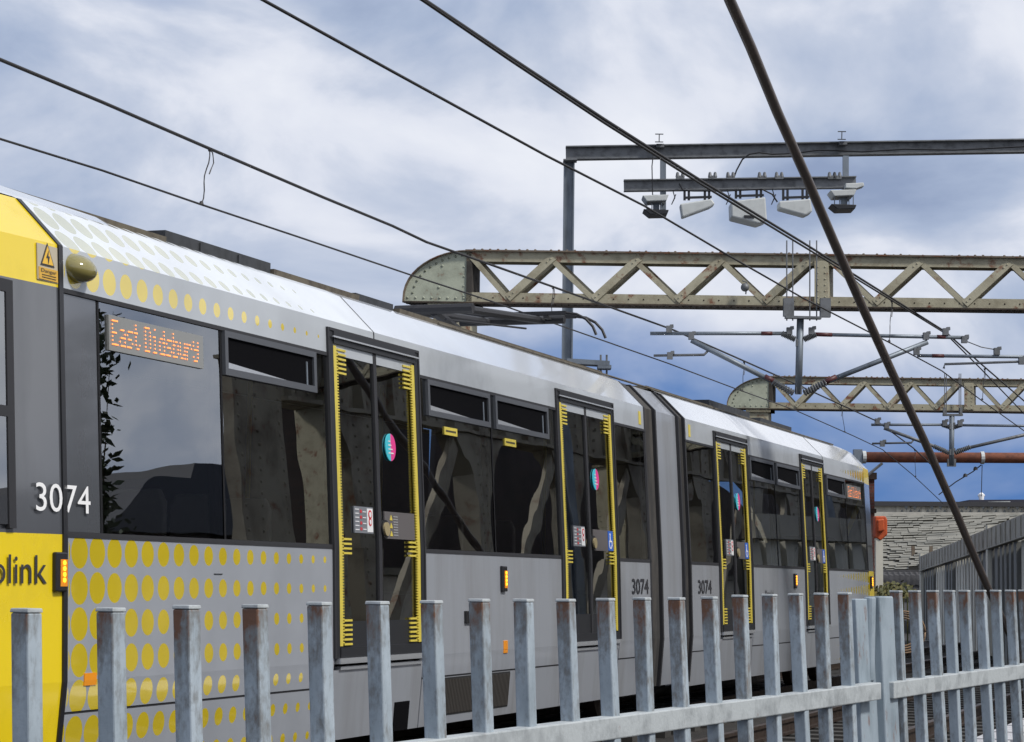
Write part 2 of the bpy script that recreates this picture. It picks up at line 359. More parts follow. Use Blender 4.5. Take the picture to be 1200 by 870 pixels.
# ------------------------------------------------------------ the ground
mbg = MB(); mbg.quad((-900,-200,-.25), (900,-200,-.25), (900,1800,-.25), (-900,1800,-.25))
tag(mbg.build('ground', mat('stone_ballast', (.022,.020,.019), .95, 0, var=.6, vscale=14, vcol=(.05,.045,.04), bump=1, bscale=60), loc=(0,0,-.25)), 'dark stone ballast ground of the viaduct deck', kind='structure')
railsteel = mat('rail_steel', (.07,.05,.04), .5, .5, var=.4)
sleeperm = mat('concrete_sleeper', (.05,.047,.043), .9, var=.4)
for xc in (-7.93, -4.65):
    sl = MB()
    for k in range(150): sl.box(xc-1.2, xc+1.2, 2+k*.65, 2.25+k*.65, -.249, -.16)
    tag(sl.build('sleepers', sleeperm, loc=(xc, 2, -.249)), 'concrete sleepers under the rails', kind='structure')
    for s_ in (-.75, .75):
        rb = MB(); y0, y1 = -5, 150
        rb.box(xc+s_-.035, xc+s_+.035, y0, y1, -.035, 0); rb.box(xc+s_-.01, xc+s_+.01, y0, y1, -.13, -.035); rb.box(xc+s_-.07, xc+s_+.07, y0, y1, -.158, -.13)
        tag(rb.build('rail', railsteel, loc=(xc+s_, 0, -.16)), 'steel running rail of the tramway', kind='structure')

# ------------------------------------------------------------ the tram
ROOT = Vector((-7.93, 24.5, 0))
ZW, ZF, ZC, ZE = 1.68, 3.075, 3.32, 3.60
def S(z):
    if z < .86: return -6.575 - .075*(.86-z)
    if z < ZW: return -6.6 + .03*(ZW-z)
    if z <= ZC: return -6.6 - .055*(z-ZW)
    return -6.69 - (z-ZC)
def SP(y, z, off=0): return Vector((S(z)+off, y, z))
tram = thing('tram', 'silver and yellow articulated tram numbered 3074 with dark tinted windows and yellow edged doors', 'tram', ROOT)
lowdots = dots_mat('silver_dotted_panel', 11.60, 1, 1.585, False)
updots = dots_mat('silver_dotted_fascia', 11.60, 1, 3.18, True, dia0=.175, dstep=.0088, base=(.47,.50,.53), ymix=.92)
shdots = dots_mat('silver_dotted_shoulder', 11.60, 1, 3.18, True, dia0=.19, dstep=.0088, base=(.64,.67,.70), ycol=(.80,.72,.12), ymix=.36, metal=0, rough=.3)  # the slope's strong reflection is put into fainter, paler dots
lowdotsB = dots_mat('silver_dotted_panel_far', 36.4, -1, 1.585, False, dia0=.19, dstep=.014)
updotsB = dots_mat('silver_dotted_fascia_far', 36.4, -1, 3.18, True, dia0=.2, dstep=.02, base=(.47,.50,.53), ymix=.92)
def slab(mb, y0, y1, z0, z1, off, th=.02):
    """plate lying on the leaning side, outer face at off"""
    zs = [z0] + [z for z in (.86, ZW, ZC) if z0+.01 < z < z1-.01] + [z1]
    for a, b in zip(zs, zs[1:]):
        o = []
        for z in (a, b):
            o += [Vector((S(z)+off-th, y0, z)), Vector((S(z)+off, y0, z)), Vector((S(z)+off, y1, z)), Vector((S(z)+off-th, y1, z))]
        mb.hexa(o)
SPLIT = {'gasket', 'roof_duct', 'roof_unit', 'door_seal', 'fleet_sticker', 'door_sill', 'window_joint', 'cab_window_frame', 'lamp_lens', 'bellows_frame', 'notice_symbol'}
def part(name, m_, fn, parent=tram, label=None, smooth=False, bevel=0):
    mb = MB(); fn(mb)
    if name in SPLIT: return build_split(mb, name, m_, parent)[0]
    o = mb.build(name, m_, parent, smooth=smooth, bevel=bevel)
    if label: o['label'] = label
    return o
def Q(y0, y1, z0, z1, off, th=.02): return lambda mb: slab(mb, y0, y1, z0, z1, off, th)
D = [(15.22,16.98), (20.57,22.42), (26.66,28.35), (31.58,33.17)]
# lower panels (edges rounded) -------------------------------------------------
segs = [(11.45, 15.22, lowdots), (16.98, 20.57, silver), (22.42, 23.66, silver), (25.31, 26.66, silver), (28.35, 31.58, silver), (33.17, 36.47, lowdotsB)]
for a, b, mm in segs:
    part('side_panel', mm, lambda mb: slab(mb, a+.008, b-.008, .69, ZW-.012, 0, .04), label='silver panel covered in rows of yellow dots' if mm in (lowdots, lowdotsB) else None)
    part('skirt', mm, lambda mb: slab(mb, a+.012, b-.012, .30, .675, -.004, .03))
for a, b in D:
    part('skirt', silver, lambda mb: slab(mb, a+.004, b-.004, .30, .80, -.006, .03))
    part('door_sill', chrome, lambda mb: (slab(mb, a+.04, b-.04, .845, .885, .03, .1), slab(mb, a+.1, b-.04, .80, .825, .01, .05)))
# dark carcass just inside the outer panels
def carcass(y0, y1):
    mb = MB()
    mb.box(-9.22, -6.70, y0, y1, .34, .95)                      # underfloor and floor
    mb.box(-9.22, -9.14, y0, y1, .95, 3.1)                      # far side
    mb.box(-9.10, -6.98, y0, y1, 3.10, 3.40)                    # ceiling
    return mb
for a, b in ((11.45, 23.66), (25.31, 36.47)):
    carcass(a, b).build('inner_body', dark_in, tram)
    # waist lining behind the silver panels
    for p, q in [(p, q) for p, q, _ in segs if p >= a-.1 and q <= b+.1]:
        part('inner_lining', dark_in, lambda mb: slab(mb, p, q, .9, ZW+.02, -.045, .03))
# fascia, shoulder and roof
def fascia(y0, y1, m1, m2):
    part('roof_fascia', m1, Q(y0, y1, ZF, ZC, 0, .03))
    def sh(mb):
        n = 6; r1 = []; r2 = []
        for k in range(n+1):
            z = ZC + (ZE-ZC)*k/n; r1.append(SP(y0, z)); r2.append(SP(y1, z))
        for q, z in ((-7.10, 3.655), (-7.93, 3.70), (-8.76, 3.655), (-8.89, 3.60), (-9.17, 3.32), (-9.24, 3.0), (-9.26, 1.6), (-9.24, .35)):
            r1.append(Vector((q, y0, z))); r2.append(Vector((q, y1, z)))
        mb.strip([r1, r2])
    part('roof', m2, sh)
for a, b, m1, m2 in ((11.44, 16.10, updots, shdots), (16.108, 23.66, fasc_m, roofw), (25.31, 33.2, fasc_m, roofw), (33.208, 36.47, updotsB, roofw)):
    fascia(a, b, m1, m2)
# thin black joints
for y in (16.104, 33.204):
    part('panel_joint', rubber, lambda mb: slab(mb, y-.006, y+.006, ZF, ZE, .004, .02))
part('panel_joint', black, lambda mb: (slab(mb, 11.405, 11.45, .30, ZC, .012, .05), slab(mb, 11.405, 11.45, ZC, ZE, .012, .05)))
for a, b in ((11.45, 15.22), (16.98, 20.57), (22.42, 23.66), (25.31, 26.66), (28.35, 31.58), (33.17, 36.47)):
    part('gasket', rubber, lambda mb: (slab(mb, a, b, ZF-.022, ZF+.004, .008, .03), slab(mb, a, b, ZW-.016, ZW+.016, .004, .03)))
    part('gasket', rubber, lambda mb: slab(mb, a, b, .674, .692, -.006, .03))
# glazing ---------------------------------------------------------------------
def window(y0, y1, m_=glass, label=None):
    w = part('window', m_, lambda mb: mb.quad(SP(y0+.012, ZW+.017, -.004), SP(y1-.012, ZW+.017, -.004), SP(y1-.012, ZF-.02, -.004), SP(y0+.012, ZF-.02, -.004)), label=label)
    def joint(mb):
        for y in (y0, y1): slab(mb, y-.013, y+.013, ZW+.017, ZF-.023, 0, .03)
    part('window_joint', rubber, joint, w)
    return w
def hopper(w, y0, y1, z0=2.765, z1=3.06):
    f = .045
    def fr(mb):
        slab(mb, y0, y1, z1-f, z1-.004, .02, .05); slab(mb, y0, y1, z0, z0+f, .02, .05)
        slab(mb, y0, y0+f, z0+f, z1-f, .02, .05); slab(mb, y1-f, y1, z0+f, z1-f, .02, .05)
    part('vent_frame', hopper_m, fr, w)
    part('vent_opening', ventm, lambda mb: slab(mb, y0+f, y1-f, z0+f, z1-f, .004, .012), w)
    # pale wedge shaped as the sky's reflection along the vent's lower edge
    part('vent_sky_glint', chrome, lambda mb: mb.prism([SP(y0+f, z0+f, .012), SP(y1-f-.28*(y1-y0), z0+f, .012), SP(y0+f, z0+f+.04, .012)], (-.006,0,0)), w)
    part('vent_stay', galv, lambda mb: slab(mb, y1-f-.11, y1-f-.09, z0+f, z1-f-.04, .010, .006), w)
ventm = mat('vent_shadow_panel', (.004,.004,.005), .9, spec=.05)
def backing(y0, y1): part('inner_lining', dark_in, lambda mb: slab(mb, y0, y1, ZW, ZF, -.03, .02))
w = window(11.45, 11.86, darkpanel, 'opaque glossy dark panel behind the white fleet number'); backing(11.45, 11.86)
w1 = window(11.86, 13.47)
w2 = window(13.47, 15.22); hopper(w2, 13.50, 14.97)
w3 = window(16.98, 18.72); hopper(w3, 17.17, 18.66)
w4 = window(18.72, 20.57); hopper(w4, 18.80, 20.28)
w5 = window(22.42, 23.60)
w6 = window(25.34, 26.66)
w7 = window(28.35, 29.92); hopper(w7, 28.47, 29.84)
w8 = window(29.92, 31.58); hopper(w8, 30.0, 31.46)
w9 = window(33.17, 34.88); hopper(w9, 33.37, 34.78)
w10 = window(34.88, 36.42)
# black pillars inside, between the panes
for y in (13.47, 18.72, 29.92, 34.88):
    part('window_pillar', dark_in, lambda mb: slab(mb, y-.07, y+.07, ZW, ZF, -.03, .05))
# doors -----------------------------------------------------------------------
def disc(mb, y, z, r, off, n=24, th=.004):
    pts = []
    for k in range(n):
        a = 2*math.pi*k/n; pts.append(SP(y+r*math.cos(a), z+r*math.sin(a), off))
    mb.prism(pts, (-th, 0, 0))
sticker_c = [mat('sticker_cyan', (.05,.5,.6), .4), mat('sticker_pink', (.75,.04,.25), .4), mat('sticker_grey', (.17,.18,.20), .4), mat('sticker_white', (.72,.72,.72), .4), mat('sticker_red', (.55,.03,.04), .4),
             mat('sticker_blue', (.03,.12,.5), .4), mat('button_brass', (.55,.45,.25), .3, .5), mat('sticker_brown_grey', (.11,.10,.10), .4)]
def door(a, b, wheel):
    fr = MB(); t = .075; top = 3.245; bot = .885
    slab(fr, a, a+t, bot, top, .012, .07); slab(fr, b-t, b, bot, top, .012, .07); slab(fr, a+t, b-t, top-.09, top, .02, .08)
    slab(fr, a+t, b-t, bot, bot+.075, .02, .08)
    dr = fr.build('door', frame_g, tram); mid = (a+b)/2
    part('door_seal', rubber, lambda mb: (slab(mb, mid-.03, mid+.03, bot+.075, top-.09, .004, .03), slab(mb, a-.025, a, bot, top+.02, .018, .05), slab(mb, b, b+.025, bot, top+.02, .018, .05), slab(mb, a, b, top, top+.02, .02, .05)), dr)
    part('door_trim', chrome, lambda mb: (slab(mb, a+.03, b-.03, top-.05, top-.038, .038, .012),), dr)
    for y0, y1 in ((a+t, mid-.03), (mid+.03, b-t)):
        part('door_leaf', glass, lambda mb: (mb.quad(SP(y0, bot+.26, -.012), SP(y1, bot+.26, -.012), SP(y1, ZW, -.012), SP(y0, ZW, -.012)), mb.quad(SP(y0, ZW, -.012), SP(y1, ZW, -.012), SP(y1, top-.09, -.012), SP(y0, top-.09, -.012))), dr)
        part('kick_plate', frame_g, lambda mb: slab(mb, y0, y1, bot+.075, bot+.26, -.006, .02), dr)
    z0, z1 = .97, 3.14
    for sgn, e in ((1, a+t+.004), (-1, b-t-.004)):
        mb = MB()
        def yy(p, q): return (min(e+sgn*p, e+sgn*q), max(e+sgn*p, e+sgn*q))
        slab(mb, *yy(0, .055), z0, z1, .010, .012)
        z = z0+.02
        while z < z1-.02:
            slab(mb, *yy(.055, .082), z, z+.010, .010, .012); z += .021
        for zz0, n_ in ((z0+.005, 6), (1.63, 4), (z1-.20, 6)):
            for k in range(n_): slab(mb, *yy(.085, .23), zz0+k*.034, zz0+k*.034+.015, .010, .012)
        mb.build('door_stripe', stripe_y, dr)
    # round two tone sticker on the right leaf
    yc, zc, r = mid+.27, 2.46, .105
    def half(k0, k1):
        def f(mb):
            pts = [SP(yc+r*math.cos(math.pi*(.5+k/12)), zc+r*math.sin(math.pi*(.5+k/12)), .002) for k in range(k0, k1+1)]
            mb.prism(pts, (-.008, 0, 0))
        return f
    s1 = part('round_sticker', sticker_c[0], half(0, 12), dr); part('round_sticker', sticker_c[1], half(12, 24), dr)
    part('sticker_mark', sticker_c[3], lambda mb: [slab(mb, yc-.05, yc+.05-.02*k, zc-.05+k*.03, zc-.04+k*.03, .005, .003) for k in range(4)], dr)
    # notice on the left leaf
    ya, yb_ = a+.39, a+.75
    part('notice_panel', sticker_c[2], lambda mb: slab(mb, ya, yb_, 1.79, 1.985, .002, .01), dr)
    part('notice_card', sticker_c[3], lambda mb: slab(mb, yb_-.12, yb_-.012, 1.80, 1.975, .005, .004), dr)
    def marks(mb):
        for k in range(4): slab(mb, ya+.11, ya+.14, 1.81+k*.043, 1.832+k*.043, .005, .004)
        disc(mb, yb_-.066, 1.93, .034, .0075); disc(mb, yb_-.066, 1.875, .03, .0075)
    part('notice_symbol', sticker_c[4], marks, dr)
    part('notice_symbol', sticker_c[3], lambda mb: (disc(mb, yb_-.066, 1.93, .02, .009), disc(mb, yb_-.066, 1.875, .018, .009)), dr)
    part('notice_lines', sticker_c[3], lambda mb: [slab(mb, ya+.015, ya+.085, 1.81+k*.03, 1.817+k*.03, .005, .004) for k in range(6)] + [slab(mb, ya+.16, ya+.22, 1.815+k*.043, 1.822+k*.043, .005, .004) for k in range(4)], dr)
    # right leaf notice and push button
    yc0, yc1 = mid+.10, b-t-.09
    part('notice_panel', sticker_c[7], lambda mb: slab(mb, yc0, yc1, 1.76, 1.965, .002, .01), dr)
    if wheel:
        part('wheelchair_sign', sticker_c[5], lambda mb: slab(mb, yc1-.17, yc1, 1.765, 1.96, .006, .004), dr)
        def wc(mb):
            c = yc1-.085; disc(mb, c-.02, 1.925, .014, .009, 12)
            slab(mb, c-.03, c-.01, 1.85, 1.91, .009, .004); slab(mb, c-.01, c+.04, 1.85, 1.865, .009, .004); slab(mb, c+.03, c+.045, 1.81, 1.85, .009, .004)
            for k in range(14):
                an = R(100+k*18); 
                q = SP(c-.015+.042*math.cos(an), 1.83+.042*math.sin(an), .008); mb.obox(q, Vector((.002,0,0)), Vector((0,.007,0)), Vector((0,0,.006)))
        part('wheelchair_symbol', white, wc, dr)
    else:
        part('notice_symbol', stripe_y, lambda mb: [mb.prism([SP(yc0+.10, 1.78+k*.06, .006), SP(yc0+.15, 1.78+k*.06, .006), SP(yc0+.125, 1.82+k*.06, .006)], (-.004,0,0)) for k in range(3)], dr)
        part('notice_lines', mat('notice_grey_print', (.3,.3,.3), .5), lambda mb: [slab(mb, yc0+.17, yc0+.26, 1.785+k*.02, 1.793+k*.02, .005, .004) for k in range(8)], dr)
    part('door_button', sticker_c[6], lambda mb: (disc(mb, mid+.085, 1.83, .052, .03, 20, .03),), dr)
    part('door_button_ring', black, lambda mb: (disc(mb, mid+.085, 1.83, .07, .016, 20, .02),), dr)
    return dr
for i, (a, b) in enumerate(D): door(a, b, i in (1, 2, 3))
# articulation ----------------------------------------------------------------
def bellows(y0, y1, n):
    def f(mb):
        pr = [(.35, 0), (.86, 0), (ZW, 0), (ZC, 0), (ZE-.02, 0)]
        rows = []
        for k in range(2*n+1):
            y = y0+(y1-y0)*k/(2*n); off = -.02 if k % 2 else -.10
            row = [SP(y, z, off) for z, _ in pr] + [Vector((-7.1, y, 3.58+off*.5)), Vector((-8.8, y, 3.58+off*.5)), Vector((-9.15-off, y, 3.3)), Vector((-9.22-off, y, 1.6)), Vector((-9.22-off, y, .35))]
            rows.append(row)
        mb.strip(rows)
    return f
part('bellows', bell_m, bellows(23.66, 24.07, 4))
part('bellows', bell_m, bellows(25.08, 25.31, 3))
def centre(mb):
    y0, y1 = 24.07, 25.08
    rows = []
    for y in (y0, y1):
        rows.append([SP(y, .35, -.03), SP(y, .86, -.03), SP(y, ZW, -.03), SP(y, ZC, -.03), SP(y, ZE, -.03), Vector((-7.1, y, 3.63)), Vector((-8.8, y, 3.63)), Vector((-9.2, y, 3.3)), Vector((-9.24, y, 1.6)), Vector((-9.24, y, .35))])
    mb.strip(rows)
    for y in (y0, y1): mb.f.append(tuple(range(len(mb.v), len(mb.v)+10))); mb.v += rows[0 if y == y0 else 1]
part('centre_section', silver, centre)
for y in (23.64, 24.09, 25.06, 25.33):
    part('bellows_frame', rubber, lambda mb: (slab(mb, y-.025, y+.025, .35, ZC, .004, .05), slab(mb, y-.025, y+.025, ZC, ZE, .004, .05)))
# noses -----------------------------------------------------------------------
def nose(y0, sgn, lenp):
    def ring(y, w, zt, k):
        pr = [(S(.35), .35), (S(.86), .86), (-6.6, ZW), (-6.675, ZF), (-6.69, ZC), (-6.97, ZE), (-7.4, 3.67), (-8.46, 3.67), (-8.89, ZE), (-9.17, ZC), (-9.185, ZF), (-9.26, ZW), (-9.26, .86), (-9.26, .35)]
        return [Vector((-7.93+(x+7.93)*w, y, min(z, 3.7) if z < 1 else .86+(z-.86)*zt)) for x, z in pr]
    secs = [(0, 1, 1), (.9, .985, .995), (1.4, .93, .96), (1.9, .80, .86), (2.35, .60, .66), (2.5, .5, .5)]
    sc = lenp/2.5
    return [ring(y0+sgn*s_*sc, w, zt, k) for k, (s_, w, zt) in enumerate(secs)]
for y0, sgn, ln in ((11.405, -1, 2.5), (36.48, 1, 1.5)):
    rows = nose(y0, sgn, ln)
    n = len(rows[0])
    part('nose', yellow, lambda mb: mb.strip([r[0:3] for r in rows]), label='bright yellow painted end of the tram')
    part('nose', yellow, lambda mb: mb.strip([r[3:(6 if sgn < 0 else 5)] for r in rows]))
    part('nose_roof', roofw if sgn > 0 else yellow, lambda mb: mb.strip([r[(5 if sgn < 0 else 4):10] for r in rows]))
    part('nose', yellow, lambda mb: mb.strip([r[11:] for r in rows]))
    part('cab_side_panel', darkpanel, lambda mb: mb.strip([r[2:4] for r in rows]))
    part('windscreen', darkpanel, lambda mb: (mb.strip([[rows[-1][k], rows[-1][n-1-k]] for k in range(n//2)]),))
    part('cab_side_panel', darkpanel, lambda mb: mb.strip([r[10:12] for r in rows]))
def cabwin(mb):
    slab(mb, 9.7, 10.86, 1.95, 2.96, .006, .02)
cw = part('cab_window', glass, lambda mb: mb.quad(SP(9.9, 1.72, .008), SP(10.83, 1.72, .008), SP(10.83, 2.98, .008), SP(9.9, 2.98, .008)))
part('cab_window_frame', rubber, lambda mb: (slab(mb, 10.83, 10.90, 1.70, 3.05, .014, .03), slab(mb, 9.9, 10.83, 2.30, 2.36, .014, .03), slab(mb, 9.9, 10.83, 2.98, 3.05, .014, .03)), cw)
# lettering -------------------------------------------------------------------
def side_text(txt, y0, z0, h, width, m_, parent=tram, off=.006, name='fleet_number', bold=0):
    v, f = text_mesh(txt, 1.0); xs = [q.x for q in v]; ys = [q.y for q in v]
    x0, x1 = min(xs), max(xs); b0 = 0; b1 = max(ys)
    mb = MB()
    for dz, dy in ([(0,0)] if not bold else [(0,0), (0,bold), (bold,0)]):
        i = len(mb.v)
        for q in v:
            z = z0+dz+(q.y)/(b1)*h; mb.v.append(SP(y0+dy+(q.x-x0)/(x1-x0)*width, z, off+dy*.02))
        mb.f += [tuple(i+k for k in p) for p in f]
    return mb.build(name, m_, parent)
side_text('3074', 11.11, 1.805, .155, .60, white, off=.012)
side_text('3074', 22.90, 1.335, .15, .62, ink, bold=.008)
side_text('3074', 25.62, 1.335, .15, .62, ink, bold=.008)
side_text('Metrolink', 10.10, 1.405, .155, 1.14, ink, off=.002, name='operator_lettering')
side_text('Metrolink', 29.05, 1.28, .10, .5, ink, name='operator_lettering')
# LED destination display -------------------------------------------------------
FONT = {'E':("11111","10000","10000","11110","10000","10000","11111"),'a':("00000","00000","01110","00001","01111","10001","01111"),'s':("00000","00000","01111","10000","01110","00001","11110"),
 't':("01000","01000","11100","01000","01000","01001","00110"),'D':("11110","10001","10001","10001","10001","10001","11110"),'i':("00100","00000","01100","00100","00100","00100","01110"),
 'd':("00001","00001","01101","10011","10001","10001","01111"),'b':("10000","10000","10110","11001","10001","10001","11110"),'u':("00000","00000","10001","10001","10001","10011","01101"),
 'r':("00000","00000","10110","11001","10000","10000","10000"),'y':("00000","10001","10001","01111","00001","10001","01110"),' ':("00000",)*7}
def led(y0, z1, pitch, txt, parent, pz=None):
    pz = pz or pitch
    def f(mb):
        x = 0
        for ch in txt:
            for r_, row in enumerate(FONT[ch]):
                for c_, b in enumerate(row):
                    if b == '1':
                        yy, z = y0+(x+c_)*pitch, z1-r_*pz; e = pitch*.33; ez = e*.8
                        mb.quad(SP(yy-e, z-ez, .016), SP(yy+e, z-ez, .016), SP(yy+e, z+ez, .016), SP(yy-e, z+ez, .016))
            x += 6 if ch != ' ' else 3
    return part('led_text', amberled, f, parent)
db = part('destination_display', boardm, Q(11.97, 13.20, 2.775, 2.985, .010, .02), label='pale display panel with amber dotted text')
led(12.005, 2.955, .0152, 'East Didsbury', db, .0235)
db2 = part('destination_display', boardm, Q(34.98, 36.10, 2.78, 2.99, .010, .02))
led(35.05, 2.955, .0135, 'East Didsbury', db2, .0235)
# side lamps, reflectors, stickers, vents ---------------------------------------
for y in (11.36, 18.87, 31.0-.15, 36.6):
    z0, z1 = 1.36, 1.58
    if y > 30: z0, z1 = 1.40, 1.60
    lm = part('side_lamp', black, lambda mb: slab(mb, y-.06, y+.06, z0, z1, .028, .03), bevel=.008)
    part('lamp_lens', amber, lambda mb: [disc(mb, y+.02, z0+.065+k*.032, .013, .034, 10, .006) for k in range(4)], lm)
    part('lamp_lens_cover', ambref, lambda mb: slab(mb, y-.02, y+.055, z0+.03, z1-.04, .0305, .004), lm)
for y, z in ((18.92, .885), (23.12, .885), (26.3, .885), (30.6, .885)):
    part('side_reflector', ambref, Q(y-.05, y+.05, z-.055, z+.055, .008, .012), bevel=.004)
part('orange_sticker', ambref, Q(11.65, 11.79, .83, .90, .006, .01))
def vent(mb):
    y = 17.42
    while y < 19.1: slab(mb, y, y+.02, .38, .655, .006, .02); y += .035
part('air_vent', grille, vent); part('air_vent', dark_in, Q(17.4, 19.1, .365, .67, -.001, .01))
part('coupler_hatch', ventm, Q(16.45, 16.75, .30, .52, .002, .01))
part('latch', black, Q(17.90, 18.05, 1.10, 1.20, .02, .02))
part('latch', black, Q(13.30, 13.42, 1.47, 1.475, .005, .01))
for y0, y1 in ((17.55, 17.85), (19.05, 19.35)):
    lb = part('window_label', stripe_y, Q(y0, y1, 2.635, 2.70, .006, .008)); part('window_label_print', ink, lambda mb: [slab(mb, y0+.03+k*.03, y0+.05+k*.03, 2.66, 2.675, .009, .004) for k in range(8)], lb)
part('fleet_sticker', stripe_y, lambda mb: (slab(mb, 23.42, 23.5, 3.12, 3.26, .005, .006), slab(mb, 25.5, 25.58, 3.12, 3.26, .005, .006)))
# high voltage warning sign
ws = part('warning_sign', mat('sign_plate', (.45,.40,.30), .5), Q(11.18, 11.40, 3.075+.02, 3.30, .005, .006))
def tri(mb, s_, off, c=(11.285, 3.225)):
    mb.prism([SP(c[0]-s_*.85, c[1]-s_*.5, off), SP(c[0]+s_*.85, c[1]-s_*.5, off), SP(c[0], c[1]+s_, off)], (-.003,0,0))
part('warning_triangle', ink, lambda mb: tri(mb, .088, .009), ws); part('warning_triangle', mat('sign_yellow', (.75,.45,.05), .5), lambda mb: tri(mb, .070, .011), ws)
part('warning_bolt', ink, lambda mb: (mb.prism([SP(11.29, 3.27, .014), SP(11.265, 3.225, .014), SP(11.285, 3.228, .014)], (-.002,0,0)), mb.prism([SP(11.282, 3.238, .014), SP(11.302, 3.236, .014), SP(11.285, 3.192, .014)], (-.002,0,0))), ws)
part('warning_plate', mat('sign_orange', (.62,.36,.05), .5), Q(11.19, 11.395, 3.10, 3.168, .009, .004), ws)
side_text('Danger', 11.21, 3.142, .02, .165, ink, ws, .012, 'warning_text'); part('warning_text', ink, lambda mb: (slab(mb, 11.22, 11.37, 3.126, 3.129, .012, .003), slab(mb, 11.22, 11.37, 3.112, 3.115, .012, .003)), ws)
# dome camera bulb
def dome_f(mb):
    c = SP(11.62, 3.215, 0); n = 18; rings = []
    for j in range(7):
        a = math.pi/2*j/6; rr = math.cos(a); hx = math.sin(a)
        rings.append([c+Vector((.12*hx, .125*rr*math.cos(2*math.pi*k/n), .085*rr*math.sin(2*math.pi*k/n)-.02*hx)) for k in range(n+1)])
    mb.strip(rings)
part('camera_dome', mat('olive_dome', (.22,.19,.06), .12, coat=1), dome_f, smooth=True)
# interior seats and poles --------------------------------------------------------
def seat(y):
    def f(mb):
        pts = [(-.20, 1.35), (.20, 1.35), (.20, 1.92), (.16, 2.0), (-.16, 2.0), (-.20, 1.92)]
        mb.prism([Vector((-6.98+p, y, z)) for p, z in pts], (0, .06, 0))
        mb.box(-7.20, -6.78, y+.06, y+.46, 1.33, 1.41)
    st = part('seat', seatm, f, bevel=.015)
    part('seat_cushion', seatf, lambda mb: mb.box(-7.16, -6.80, y+.062, y+.09, 1.43, 1.93), st)
for y in (12.1, 12.95, 13.8, 14.5, 17.5, 18.35, 19.1, 19.7, 22.8, 28.8, 30.3, 33.6): seat(y)
for y in (17.9, 15.35, 22.3, 26.8, 31.7): part('grab_pole', stripe_y, lambda mb: mb.tube([(-7.35, y, .95), (-7.35, y, 3.08)], .018))
# roof equipment -------------------------------------------------------------------
part('roof_duct', roofbrn, lambda mb: (mb.box(-7.42, -7.14, 9.5, 13.58, 3.60, 3.70), mb.box(-7.42, -7.14, 15.27, 16.88, 3.60, 3.71), mb.box(-7.42, -7.14, 17.75, 23.6, 3.60, 3.705), mb.box(-7.42, -7.14, 25.35, 28.5, 3.58, 3.70)))
part('roof_unit', roofblk, lambda mb: (mb.box(-8.5, -7.16, 13.6, 15.25, 3.60, 3.75), mb.box(-8.3, -7.18, 16.9, 17.7, 3.60, 3.735), mb.box(-7.17, -7.15, 14.1, 14.14, 3.62, 3.735), mb.box(-7.17, -7.15, 14.7, 14.74, 3.62, 3.735)), bevel=.01)
part('roof_unit', roofblk, lambda mb: (mb.box(-8.5, -7.3, 28.9, 31.2, 3.62, 3.82), mb.box(-8.4, -7.4, 32.3, 34.4, 3.62, 3.83)), bevel=.02)
part('roof_fairing', roofw, lambda mb: mb.strip([[Vector((-7.02, 11.0, 3.62)), Vector((-7.12, 11.0, 3.70)), Vector((-8.6, 11.0, 3.72))], [Vector((-7.02, 12.6, 3.62)), Vector((-7.12, 12.6, 3.68)), Vector((-8.6, 12.6, 3.70))], [Vector((-7.02, 13.1, 3.62)), Vector((-7.13, 13.1, 3.63)), Vector((-8.6, 13.1, 3.64))]]))
part('roof_edge_rail', roofbrn, lambda mb: mb.tube([(-7.08, 18.5, 3.66), (-7.08, 36.0, 3.66)], .012, 6))
# pantograph
px_ = -7.93; hy = 23.0
def head(mb):
    for dy in (-.17, .17):
        mb.box(px_-.62, px_+.62, hy+dy-.022, hy+dy+.022, 4.235, 4.275)
        for s_ in (-1, 1):
            mb.tube([Vector((px_+s_*(.62+.34*math.sin(a)), hy+dy, 4.255-.30*(1-math.cos(a)))) for a in [R(q) for q in (0, 20, 40, 60, 78)]], .016, 6)
def head2(mb):
    mb.tube([(px_-.62, hy, 4.205), (px_+.55, hy, 4.205)], .045, 10)
    for s_ in (-.4, .4): mb.bar((px_+s_, hy-.2, 4.215), (px_+s_, hy+.2, 4.215), .04, .03)
pg = part('pantograph_head', rubber, head); part('pantograph_bow', rubber, head2, pg)
def arms(mb):
    knee = Vector((px_, 20.6, 4.05)); base = Vector((px_, 22.2, 3.75))
    for s_ in (-.28, .28): mb.tube([knee+Vector((s_, 0, 0)), Vector((px_+s_*1.1, hy, 4.2))], .042, 8)
    mb.tube([knee-Vector((.4,0,0)), knee+Vector((.4,0,0))], .05, 8)
    mb.tube([knee+Vector((0,0,-.02)), base], .05, 8)
    mb.tube([knee+Vector((.12,0,-.1)), (px_+.12, hy, 4.12)], .012, 6)
    mb.box(px_-.5, px_+.5, 21.6, 22.6, 3.68, 3.78)
part('pantograph_arm', rubber, arms)
# bogies (dark, under the skirt)
for yc in (13.6, 24.55, 34.2):
    bg_ = part('bogie', dark_in, lambda mb: mb.box(-8.9, -6.98, yc-1.1, yc+1.1, .22, .5))
    for y in (yc-.9, yc+.9):
        for x in (-7.18, -8.68): part('wheel', railsteel, lambda mb: mb.tube([(x-.06, y, .33), (x+.06, y, .33)], .33, 24), bg_)

